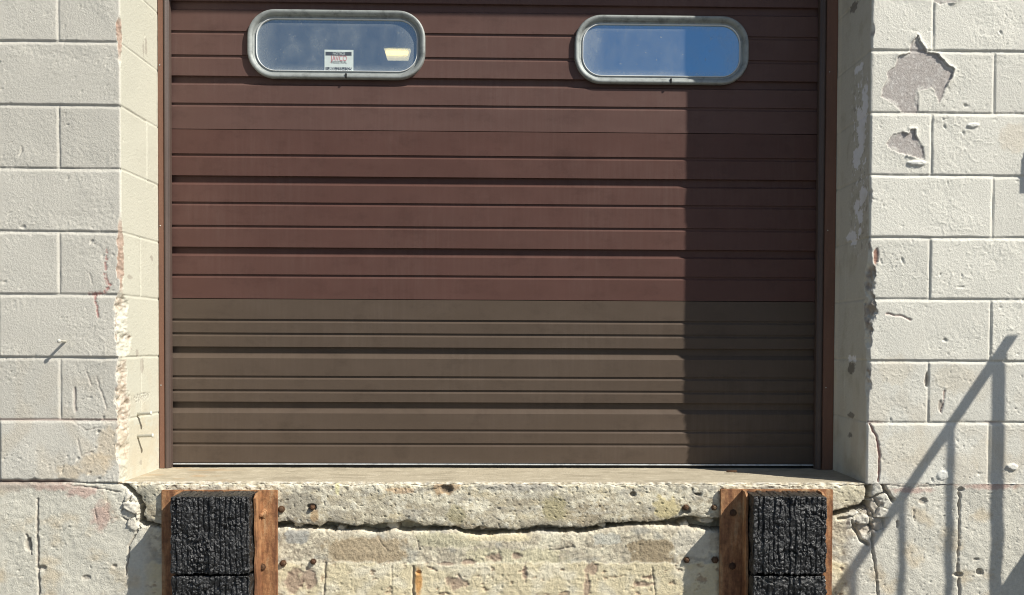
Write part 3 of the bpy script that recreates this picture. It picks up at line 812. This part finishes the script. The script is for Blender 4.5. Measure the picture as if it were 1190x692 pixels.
# ------------------------------------------------------------------ sectional door
door = tag(empty('sectional_door', (0, YD, 0)), 'ribbed overhead door, red-brown above and taupe below, with two rounded windows', 'door')
XD0, XD1 = -1.222, 1.160
SECT = [(.0165, pz(347), 'taupe', [(407, 'w'), (471, 'w'), (371, 't'), (387, 't'), (437, 't'), (453, 't'), (499, 't'), (515, 't')]),
        (pz(347), pz(150), 'red', [(208, 'w'), (291, 'w'), (179, 't'), (235, 't'), (262, 't'), (319, 't')]),
        (pz(150), 1.832, 'red', [(92, 'w'), (5, 'w'), (120, 't'), (36, 't'), (64, 't'), (-20, 't')]),
        (1.832, 2.44, 'red', [(-108, 'w'), (-180, 'w')])]
WIN = []
for (x0, x1, yt, yb, xm) in [(287, 494, 11.5, 91.5, 390), (668, 870.5, 18, 97.5, 769)]:
    WIN.append((at(x0, 50, YD - .014)[0], at(x1, 55, YD - .014)[0], at(xm, yt, YD - .012)[2], at(xm, yb, YD - .012)[2]))


def rrect(x0, x1, z0, z1, r, n=10):
    pts = []
    for (cx_, cz_, a0) in [(x1 - r, z1 - r, 0), (x0 + r, z1 - r, 90), (x0 + r, z0 + r, 180), (x1 - r, z0 + r, 270)]:
        for i in range(n + 1):
            a = math.radians(a0 + 90 * i / n); pts.append((cx_ + r * math.cos(a), cz_ + r * math.sin(a)))
    return pts


def section_profile(z0, z1, grooves, taupe):
    p = [(z0 + .0012, .0)]           # (z, depth behind the face)
    pts = []
    for py, kind in grooves:
        zc_ = pz(py)
        if kind == 'w':
            top = zc_ + .0125
            pts.append((zc_, [(zc_ - (.0285 if taupe else .0205), 0), (zc_ - .0125, .0128), (top - .001, .0128), (top, .0128), (top + .0008, .0)]))
        else:
            pts.append((zc_, [(zc_ - .0118, 0), (zc_ - .0056, .0046), (zc_ + .0018, .0046), (zc_ + .0022, 0)]))
    for _, q in sorted(pts): p += q
    p.append((z1 - .0012, 0))
    return p


def section_mesh(z0, z1, grooves, taupe, holes):
    prof = section_profile(z0, z1, grooves, taupe)

    def fn(bm):
        front = [(d, z) for z, d in prof]
        loop = front + [(.03, z1 - .0012), (.03, z0 + .0012)]
        A = [bm.verts.new((XD0, y, z)) for y, z in loop]; B = [bm.verts.new((XD1, y, z)) for y, z in loop]
        n = len(loop)
        for i in range(n):
            bm.faces.new((A[i], B[i], B[(i + 1) % n], A[(i + 1) % n]))
        bm.faces.new(A); bm.faces.new(list(reversed(B)))
    me = bm_mesh('door_section', fn)
    if holes:
        o = link('door_section', me); cuts = []
        for (a, b, zt, zb) in WIN:
            def cf(bm):
                q = rrect(a + .014, b - .014, zb + .014, zt - .014, .078)
                f0 = [bm.verts.new((x, -.03, z)) for x, z in q]; f1 = [bm.verts.new((x, .06, z)) for x, z in q]; n = len(q)
                for i in range(n): bm.faces.new((f0[i], f0[(i + 1) % n], f1[(i + 1) % n], f1[i]))
                bm.faces.new(f0); bm.faces.new(list(reversed(f1)))
            c = link('cutter', bm_mesh('cutter', cf)); cuts.append(c)
            md = o.modifiers.new('b', 'BOOLEAN'); md.object = c; md.operation = 'DIFFERENCE'; md.solver = 'EXACT'
        bpy.context.view_layer.update()
        me2 = bpy.data.meshes.new_from_object(o.evaluated_get(bpy.context.evaluated_depsgraph_get()))
        bpy.data.objects.remove(o)
        for c in cuts: bpy.data.objects.remove(c)
        me = me2; me.materials.clear()
    return me


for i, (z0, z1, colr, gr) in enumerate(SECT):
    s = link('door_section', section_mesh(z0, z1, gr, colr == 'taupe', i == 2), M_TAUPE if colr == 'taupe' else (M_RED_LOWSHEEN if i == 1 else M_RED), door)
    s['label'] = 'taupe bottom section of the door' if colr == 'taupe' else 'red-brown ribbed section of the door'
# bottom retainer strip and rubber
s = link('bottom_retainer', bm_mesh('bottom_retainer', lambda bm: add_box(bm, -1.204, 1.135, -.006, .02,   .0108, .0150, .0010)), M_RETAIN, door)
s = link('bottom_seal', bm_mesh('bottom_seal', lambda bm: add_box(bm, XD0, XD1, .004, .026, -.001, .0107)), M_DARK, door)


def sweep_ring(bm, x0, x1, z0, z1, r, prof, n=12):
    """prof: (inset, y)"""
    rings = []
    for ins, y in prof:
        rings.append([bm.verts.new((x, y, z)) for x, z in rrect(x0 + ins, x1 - ins, z0 + ins, z1 - ins, max(r - ins, .004), n)])
    m = len(rings[0])
    for A, B in zip(rings[:-1], rings[1:]):
        for i in range(m):
            bm.faces.new((A[i], A[(i + 1) % m], B[(i + 1) % m], B[i]))


M_FRAME = mat_metal('window_frame_metal', (.31, .33, .318), .62)
M_BEAD = mat_paint('white_bead', (.66, .68, .68), .5)
for wi, (a, b, zt, zb) in enumerate(WIN):
    fr = link('window', bm_mesh('window', lambda bm: sweep_ring(bm, a, b, zb, zt, .098, [(0, .002), (.0, -.010), (.002, -.0145), (.006, -.0160), (.0105, -.0150), (.0155, -.0125), (.0178, -.0100), (.0186, -.0010), (.0250, -.0006), (.0275, -.0006), (.0300, -.0006), (.0310, .004), (.0310, .028)]), True), M_FRAME, door)
    fr['label'] = 'left door window with a small white notice' if wi == 0 else 'right door window, half in shade'

    def pane(bm):
        q = rrect(a + .030, b - .030, zb + .030, zt - .030, .068)
        bm.faces.new([bm.verts.new((x, .0035, z)) for x, z in q])
    p_ = link('pane', bm_mesh('pane', pane), mat_pane('dusty_pane_%s' % ('clear', 'hazed')[wi], 3.7 * wi + .4, (.95, 1.0)[wi], ((.40, .62, .80), (.28, .64, 1.0))[wi], (.60, .70)[wi]), fr)
    link('glazing_bead', bm_mesh('glazing_bead', lambda bm: sweep_ring(bm, a, b, zb, zt, .098, [(.0285, .0005), (.0285, -.0035), (.0312, -.0035), (.0318, .003)]), True), M_BEAD, fr)
    cx_ = at((403, 779)[wi], 88, YD)[0]
    link('frame_clip', bm_mesh('frame_clip', lambda bm: add_box(bm, cx_ - .003, cx_ + .003, -.0185, -.006, zb + .001, zb + .018, .001)), M_DARK, fr)
    if wi == 0:
        sx0, sx1 = at(377, 70, YD)[0], at(410.5, 70, YD)[0]; sz1, sz0 = at(393, 58, YD)[2], at(393, 83, YD)[2]
        st = link('notice', bm_mesh('notice', lambda bm: add_box(bm, sx0, sx1, .0016, .0026, sz0, sz1)), mat_flat('notice_paper', (.62, .70, .68), .6), fr)
        wd = sx1 - sx0
        M_INK = mat_flat('dark_ink', (.06, .075, .10), .6); M_REDINK = mat_flat('red_ink', (.50, .13, .17), .6); M_WHITEINK = mat_flat('white_ink', (.66, .74, .74), .6)

        def txt(name, body, x, z, size, mat, y, fit=None):
            cu = bpy.data.curves.new(name, 'FONT'); cu.body = body; cu.size = size; cu.align_x = 'CENTER'; cu.align_y = 'CENTER'
            o = link(name, cu); bpy.context.view_layer.update()
            me = bpy.data.meshes.new_from_object(o.evaluated_get(bpy.context.evaluated_depsgraph_get())); bpy.data.objects.remove(o)
            xs = [v.co.x for v in me.vertices]; k = (fit / (max(xs) - min(xs))) if fit else 1
            for v in me.vertices: v.co = (x + v.co.x * k, y, z + v.co.y)
            return me
        hz = sz1 - sz0
        M = bm_mesh('header', lambda bm: (add_box(bm, sx0 + wd * .04, sx1 - wd * .06, .0009, .0014, sz1 - hz * .26, sz1 - hz * .10), add_box(bm, sx0 + wd * .04, sx1 - wd * .06, .0009, .0014, sz0 + hz * .02, sz0 + hz * .19)))
        # the printed bands, word and number are all printed on the one notice
        bmj = bmesh.new(); bmj.from_mesh(st.data)
        for me_, mi in ((M, 1), (txt('t', 'NOTICE', (sx0 + sx1) / 2, sz1 - hz * .185, .012, None, .0006, wd * .42), 3), (txt('t', 'JAVCO', (sx0 + sx1) / 2, sz1 - hz * .41, .028, None, .0012, wd * .56), 2),
                        (txt('t', 'INDUSTRIAL', (sx0 + sx1) / 2, sz1 - hz * .59, .013, None, .0012, wd * .54), 1), (txt('t', '1-800-233-1325', (sx0 + sx1) / 2, sz0 + hz * .105, .017, None, .0006, wd * .86), 3)):
            k0 = len(bmj.faces); bmj.from_mesh(me_); bmj.faces.ensure_lookup_table()
            for f_ in bmj.faces[k0:]: f_.material_index = mi
        for m_ in (M_INK, M_REDINK, M_WHITEINK): st.data.materials.append(m_)
        bmj.to_mesh(st.data); bmj.free(); st['label'] = 'small white notice with red lettering'

# ------------------------------------------------------------------ jambs with weather seals
def jamb(x_wall, x_in, x_seal, s):
    r = empty('door_jamb', (x_wall, RD, 0))
    lo, hi = sorted((x_wall, x_in)); k = math.copysign(1, x_in - x_wall)

    def steel(bm):
        add_box(bm, min(0, x_in - x_wall) + .001, max(0, x_in - x_wall) - .001, 0, .006, 0, 2.26, .0015)
        add_box(bm, (x_in - x_wall) - .003 - .003 * k, (x_in - x_wall) + .003 - .003 * k, .0062, .05, 0, 2.26, .0008)
    link('steel_angle', bm_mesh('steel_angle', steel), M_JAMB, r)

    def seal(bm):
        x0 = x_in - x_wall; x1 = x_seal - x_wall; pr = [(0, .004), (.12, .001), (.35, -.0005), (.62, .003), (.80, .011), (.90, .010), (1, .016), (1, .034)]
        A = [bm.verts.new((x0 + (x1 - x0) * u, y, .001)) for u, y in pr]; B = [bm.verts.new((v.co.x, v.co.y, 2.26)) for v in A]
        for i in range(len(pr) - 1): bm.faces.new((A[i], A[i + 1], B[i + 1], B[i]))
    link('weather_seal', bm_mesh('weather_seal', seal, True), M_SEAL, r)
    for zz in np.arange(.30, 2.2, .57):
        link('screw', bm_mesh('screw', lambda bm: add_lathe(bm, (x_in - x_wall - k * .012, 0, zz), (0, -1, 0), [(.0022, -.002), (.0022, .001), (.0014, .0016)], 8)), M_ALU, r)
    return r


tag(jamb(-WL, -1.2216, -1.2045, -1), 'sunlit rusty brown steel jamb at the left edge of the door', 'door jamb', 'steel jambs of the door')
tag(jamb(WR, 1.1533, 1.1330, 1), 'shaded brown steel jamb at the right edge of the door', 'door jamb', 'steel jambs of the door')

# ------------------------------------------------------------------ dock bumpers
def perlin3(x, y, z, seed):
    return (perlin(x + z * .37 + 3.1 * np.floor(z), y - z * .53, seed) + perlin(y + .31 * x, z + .27 * x, seed + 1) + perlin(x - .4 * y, z + .6 * y, seed + 2)) / 2.2


def rubber_mesh(x0, x1, y0, y1, z0, z1, seed, step=.0016):
    def face(o, ax, ay):
        nx = int(np.linalg.norm(ax) / step); ny = int(np.linalg.norm(ay) / step)
        U, Vv = np.meshgrid(np.linspace(0, 1, nx), np.linspace(0, 1, ny))
        return np.array(o) + U[..., None] * np.array(ax) + Vv[..., None] * np.array(ay)
    dx, dy, dz = x1 - x0, y1 - y0, z1 - z0
    faces = [face((x0, y0, z0), (dx, 0, 0), (0, 0, dz)), face((x0, y0, z1), (dx, 0, 0), (0, dy, 0)), face((x0, y1, z0), (0, -dy, 0), (0, 0, dz)), face((x1, y0, z0), (0, dy, 0), (0, 0, dz)), face((x0, y1, z0), (dx, 0, 0), (0, -dy, 0))]
    parts = []
    R = .0065
    for P in faces:
        c_lo = np.array((x0 + R, y0 + R, z0 + R)); c_hi = np.array((x1 - R, y1 + R, z1 - R))
        core = np.clip(P, c_lo, c_hi); n = P - core; n = n / np.maximum(np.linalg.norm(n, axis=-1, keepdims=True), 1e-9)
        Pr = core + n * R
        X, Y, Z = P[..., 0], P[..., 1], P[..., 2]
        s = np.where(np.abs(n[..., 2]) > .7, Y * 1.0, Z)                # runs along a ply
        pitch = .0168
        xw = X + .0042 * perlin(X / .05, s / .06, seed) + .0016 * perlin(X / .02, s / .018, seed + 40)
        ply = np.floor(xw / pitch); fr_ = np.abs(xw / pitch - ply - .5) * 2
        g = ss(.62, 1.0, fr_) * (.0085 * ss(-.35, .25, perlin(ply * 3.3, s / .045, seed + 1)))
        offs = (_h(ply, ply * 0, 4, seed) - .5) * .006 + perlin(ply * 7.7, s / .035, seed + 2) * .0024
        lump = fbm(X / .014, s / .018, seed + 3, 4, .7)
        wf1, wf2, wfi = worley(xw / .0115 + .25 * perlin(X / .01, s / .01, seed + 30), s / .019 + .3 * perlin(X / .01, s / .012, seed + 31), seed + 32)
        crk = ss(.74, .96, ridged(X / .026, s / .040, seed + 4, 4)) * .0075
        scuff = ss(.0, .5, perlin(X / .10, s / .06, seed + 5)); band = perlin(X / .05, s / .014, seed + 6) * .0026 * scuff
        fray = np.exp(-(z1 - Z).clip(0) / .02) * np.abs(perlin(X / .006, s / .02, seed + 7)) * .004
        big = perlin(X / .12, s / .09, seed + 8) * .004
        h = -g * (1 - .35 * scuff) + offs + lump * .0052 * (.6 + scuff) + ((wf2 - wf1).clip(0, .5) * .012 - .004 + (wfi - .5) * .004) * (.35 + .65 * scuff) - crk * (.4 + scuff) + band - fray + big
        side = np.abs(n[..., 0]) > .8
        h = np.where(side, perlin(Y / .05, Z / .05, seed + 9) * .004 + fbm(Y / .018, Z / .018, seed + 10, 4, .6) * .005 - .002, h)
        h = np.where(n[..., 2] > .8, (-g * .8 + offs * .5), h)
        parts.append(grid_arrays(Pr + n * h[..., None]) + (np.zeros(3),))
    V, Q, _ = join_arrays(parts)
    key = np.round(V, 5); u, inv = np.unique(key, axis=0, return_inverse=True)
    Q = inv.reshape(-1)[Q]
    Q = Q[(Q[:, 0] != Q[:, 1]) & (Q[:, 1] != Q[:, 2]) & (Q[:, 2] != Q[:, 3]) & (Q[:, 3] != Q[:, 0]) & (Q[:, 0] != Q[:, 2]) & (Q[:, 1] != Q[:, 3])]
    return u, Q


PB = .118                 # bumper projection
YP = -.014                # face of the mounting plate
def bumper(side):
    if side == 'L':
        p0, p1 = at(187.5, 620, YP)[0], at(322, 620, YP)[0]; b0, b1 = at(197.5, 620, -PB)[0], at(290, 620, -PB)[0]; zt = at(240, 570, YP)[2]; ztb = at(240, 577.5, -PB)[2]; zgap = at(240, 669, -PB)[2]; seed = 900
    else:
        p0, p1 = at(837, 620, YP)[0], at(967.5, 620, YP)[0]; b0, b1 = at(875, 620, -PB)[0], at(961.5, 620, -PB)[0]; zt = at(900, 569, YP)[2]; ztb = at(910, 577.5, -PB)[2]; zgap = at(910, 669, -PB)[2]; seed = 950
    hb = ztb - zgap; zb = zgap - hb - .01
    ox, oz = (p0 + p1) / 2, zb
    r = empty('dock_bumper', (ox, 0, oz))

    def plate(bm):
        add_box(bm, p0 - ox, p1 - ox, YP, -.001, zb - .02 - oz, zt - oz, .0015)
    link('mounting_plate', bm_mesh('mounting_plate', plate), M_RUST, r)
    # outstanding legs of the steel angles that clamp the rubber; worn wavy front edge
    for (xe, k) in ((b0, -1), (b1, 1)):
        def leg(bm):
            n = 40; rows = []
            for i in range(n + 1):
                z = zb - .02 + (zt - .002 - zb + .02) * i / n
                y = -PB * .60 + .010 * float(perlin(np.array(z / .07), np.array(k * 3.3 + ox), 33)) + (.02 if i == n else 0)
                xa = xe + k * .0015; xb = xe + k * .0085
                rows.append([bm.verts.new((xq - ox, yq, z - oz)) for xq, yq in ((xa, YP - .0005), (xa, y), (xb, y), (xb, YP - .0005))])
            for A, B in zip(rows[:-1], rows[1:]):
                for j in range(4): bm.faces.new((A[j], A[(j + 1) % 4], B[(j + 1) % 4], B[j]))
            bm.faces.new(list(reversed(rows[0]))); bm.faces.new(rows[-1])
        if (side == 'L' and k == 1) or (side == 'R' and k == -1) or True:
            link('steel_angle', bm_mesh('steel_angle', leg), M_RUST, r)
    for i, (za, zb_) in enumerate(((zgap + .003, ztb), (zgap - hb, zgap - .003))):
        V, Q = rubber_mesh(b0, b1, -PB, YP - .001, za, zb_, seed + 20 * i, .0016 if i == 0 else .0022)
        V = V - np.array((ox, 0, oz))
        link('rubber_block', mesh_np('rubber_block', V, Q), M_RUBBER, r)
    # bolts through the exposed flange
    for (px, py, nut) in ([(306, 597, True), (305, 659, False)] if side == 'L' else [(852, 596, False), (851, 658, False)]):
        w = at(px, py, YP)

        def fn(bm):
            if nut:
                add_lathe(bm, (w[0] - ox, YP, w[2] - oz), (0, -1, 0), [(.015, .0), (.015, .0025), (.010, .003), (.010, .009), (.006, .0095), (.006, .030), (.004, .032)], 12)
            else:
                add_lathe(bm, (w[0] - ox, YP, w[2] - oz), (0, -1, 0), [(.012, 0), (.012, .003), (.0085, .0035), (.0085, .008), (.005, .0095)], 8)
        link('bolt', bm_mesh('bolt', fn), M_RUSTDARK if not nut else M_RUST, r)
    return r


tag(bumper('L'), 'charred-looking black rubber bumper on sunlit rusty plate, under the sill at the left', 'dock bumper', 'laminated dock bumpers under the sill')
tag(bumper('R'), 'black rubber bumper with plate strip in its own shadow, under the sill at the right', 'dock bumper', 'laminated dock bumpers under the sill')

# ------------------------------------------------------------------ dark room and ceiling lamp behind the windows
def room(bm):
    add_box(bm, -1.62, 1.62, .4005, 7.0, -.03, 2.9)
    bmesh.ops.delete(bm, geom=[f for f in bm.faces if abs(f.calc_center_median().y - .4005) < .01], context='FACES')
tag(link('warehouse_room', bm_mesh('warehouse_room', room), M_INT), 'dim warehouse room seen through the door windows', 'room')
lw = at(461.5, 62.5, 3.2)
lamp = tag(empty('ceiling_lamp', tuple(lw)), 'lit yellow ceiling lamp glimpsed through the left door window', 'lamp')
def lens(bm):
    a = [(-.088, .032), (.088, .032), (.070, -.032), (-.070, -.032)]
    A = [bm.verts.new((x, 0, z)) for x, z in a]; B = [bm.verts.new((x, .05, z)) for x, z in a]
    for i in range(4): bm.faces.new((A[i], A[(i + 1) % 4], B[(i + 1) % 4], B[i]))
    bm.faces.new(A); bm.faces.new(list(reversed(B)))
link('lamp_diffuser', bm_mesh('lamp_diffuser', lens), mat_flat('lamp_glow', (.9, .8, .5), .5, (1.0, .80, .46), 1.5), lamp)
link('lamp_tube', bm_mesh('lamp_tube', lambda bm: add_tube(bm, (-.074, -.006, .004), (.072, -.006, .004), .012, 12), True), mat_flat('tube_glow', (.9, .8, .5), .5, (1.0, .74, .22), 5.5), lamp)
link('lamp_housing', bm_mesh('lamp_housing', lambda bm: (add_box(bm, -.095, .095, -.01, .07, .033, .045, .004), add_tube(bm, (0, .03, .065), (0, .03, 2.9 - lw[2]), .008))), M_ALU, lamp)

# ------------------------------------------------------------------ entry stair beside the dock: only its shadow reaches the picture
def shadow_src(px, py, x):
    """the point on the plane x whose shadow falls at this place on the wall"""
    w = at(px, py, 0); y = -(x - w[0]) / TA
    return Vector((x, y, w[2] + TZ * -y))


X0 = at(1178, 391, 0)[0] + TA * .30
P_top = shadow_src(1172, 396, X0); P_low = shadow_src(976, 684, X0); dv = (P_low - P_top)
M_STEEL = mat_paint('stair_steel_paint', (.10, .10, .105), .45)
rail = tag(empty('stair_railing', (X0, P_top.y, P_top.z)), 'steel stair railing whose slanting shadow falls across the right wall', 'railing')
o_ = P_top
def rp(k): return P_top + dv * k - o_
kend = 1.9
link('handrail', bm_mesh('handrail', lambda bm: add_tube(bm, rp(-.02), rp(kend), .0165, 14), True), M_STEEL, rail)
dx_ = at(1158, 560, 0)[0] - at(1103, 560, 0)[0]
def bal(px, r, name):
    x_s = at(px, 560, 0)[0]; y = -(X0 - x_s) / TA; k = (y - P_top.y) / dv.y; p = rp(k)
    link(name, bm_mesh(name, lambda bm: add_tube(bm, (p.x, p.y, p.z), (p.x, p.y, p.z - (.95 if name == 'baluster' else 1.05)), r, 12), True), M_STEEL, rail)
bal(1159, .0125, 'post')
for k in range(1, 9): bal(1159 - 55.2 * k, .0082, 'baluster')
stair = tag(empty('entry_stair', (X0 + .03, 0, ZG)), 'steel entry stair to the right of the dock, rising to the wall', 'stair')
S_top = shadow_src(1178, 656, X0) + Vector((.0, 0, 0)); slope = dv / dv.y
def sp(y, off=0): return S_top.z + (y - S_top.y) * slope.z + off
def stringer(xo):
    def fn(bm):
        ys = [-.02, -1.0, -1.75]; A = []; B = []
        for y in ys: A.append((y, sp(y)))
        lowr = [(y, max(sp(y, -.26), ZG)) for y in reversed(ys)]
        loop = A + lowr
        f0 = [bm.verts.new((xo, y, z - ZG)) for y, z in loop]; f1 = [bm.verts.new((xo + .01, y, z - ZG)) for y, z in loop]; n = len(loop)
        for i in range(n): bm.faces.new((f0[i], f0[(i + 1) % n], f1[(i + 1) % n], f1[i]))
        bm.faces.new(f0); bm.faces.new(list(reversed(f1)))
    return bm_mesh('stringer', fn)
link('stringer', stringer(-.02), M_STEEL, stair); link('stringer', stringer(1.0), M_STEEL, stair)
for i in range(6):
    y = -.15 - .27 * i; zt_ = sp(y, -.08) - ZG
    link('tread', bm_mesh('tread', lambda bm: add_box(bm, -.0095, .9995, y - .13, y + .13, zt_ - .03, zt_, .004)), M_STEEL, stair)

# unseen box added beyond the right edge so that its shadow's edge shows
sx_ = at(1185.5, 200, 0); pr_ = .10
def wl(bm):
    add_box(bm, 0, .15, -pr_, -.012, -.066, .066, .012)
caster = tag(empty('shadow_caster', (sx_[0] + TA * pr_ - .013, 0, at(1188, 206, 0)[2] + TZ * pr_)), 'unseen grey box on the right wall, added for the blunt shadow it casts', 'shadow caster')
link('housing', bm_mesh('housing', wl), M_STEEL, caster)
link('back_plate', bm_mesh('back_plate', lambda bm: add_box(bm, -.005, .155, -.0118, -.002, -.072, .072, .003)), M_STEEL, caster)

w_ = at(850, 550, .22)
def chipm(bm):
    add_box(bm, -.020, .020, -.006, .006, .001, .007, .002)
    for v in bm.verts: v.co += Vector((float(perlin(v.co.x * 90, v.co.y * 90, 5)), float(perlin(v.co.x * 80, v.co.z * 200, 6)), abs(float(perlin(v.co.x * 70, v.co.y * 90, 7))))) * .003
tag(link('wood_chip', bm_mesh('wood_chip', chipm), M_RUSTDARK), 'small dark splinter lying on the sill above the right bumper', 'splinter').location = (w_[0], .22, .0015)
# ------------------------------------------------------------------ ground
def ground():
    def fn(bm):
        s = 600
        bm.faces.new([bm.verts.new(p) for p in ((-s, -s, ZG), (s, -s, ZG), (s, s, ZG), (-s, s, ZG))])
    m = NT('asphalt')
    c = m.ramp(m.noise(.6, 8, .7), [(.3, (.085, .08, .072)), (.7, (.15, .14, .125))]); n = m.bump(m.noise(90, 4, .7), .006, .8)
    m.principled(Base__Color=c, Roughness=.9, Normal=n)
    return link('ground', bm_mesh('ground', fn), m.m)
tag(ground(), 'weathered grey asphalt yard in front of the dock', 'ground', kind='structure')

# ------------------------------------------------------------------ light, sky, camera
sv = Vector((TA, -1, TZ)).normalized()
el = math.asin(sv.z); az = math.atan2(sv.x, sv.y)
sun = bpy.data.lights.new('sun', 'SUN'); sun.energy = 4.75; sun.angle = math.radians(.5); sun.color = (1.0, .955, .87)
so = bpy.data.objects.new('sun', sun); COL.objects.link(so); so.rotation_euler = (-sv).to_track_quat('-Z', 'Y').to_euler(); so.location = sv * 20
wd_ = bpy.data.worlds.new('World'); scene.world = wd_; wd_.use_nodes = True
nt = wd_.node_tree; bg = nt.nodes['Background']; sky = nt.nodes.new('ShaderNodeTexSky'); sky.sky_type = 'NISHITA'; sky.sun_disc = False
sky.sun_elevation = el; sky.sun_rotation = az; sky.air_density = 1.0; sky.dust_density = .8; sky.ozone_density = 1.6
nt.links.new(sky.outputs[0], bg.inputs[0]); bg.inputs[1].default_value = .066

cam = bpy.data.cameras.new('camera'); co = bpy.data.objects.new('camera', cam); COL.objects.link(co); scene.camera = co
cam.sensor_width = 36; cam.sensor_fit = 'HORIZONTAL'; cam.lens = 36 * F / 1190; cam.shift_x = -SX / 1190; cam.shift_y = SY / 1190; cam.clip_start = .05; cam.clip_end = 2000
right, fwd, up = MC[0], MC[1], MC[2]
from mathutils import Matrix
Rm = Matrix((right, up, -fwd)).transposed()
co.matrix_world = Matrix.Translation((CX, -D, CZ)) @ Rm.to_4x4()

scene.view_settings.view_transform = 'Standard'; scene.view_settings.look = 'None'; scene.view_settings.exposure = .42; scene.view_settings.gamma = 1
scene.view_settings.use_curve_mapping = False
scene.cycles.filter_width = 1.05; scene.cycles.max_bounces = 6; scene.cycles.diffuse_bounces = 4; scene.cycles.use_denoising = True
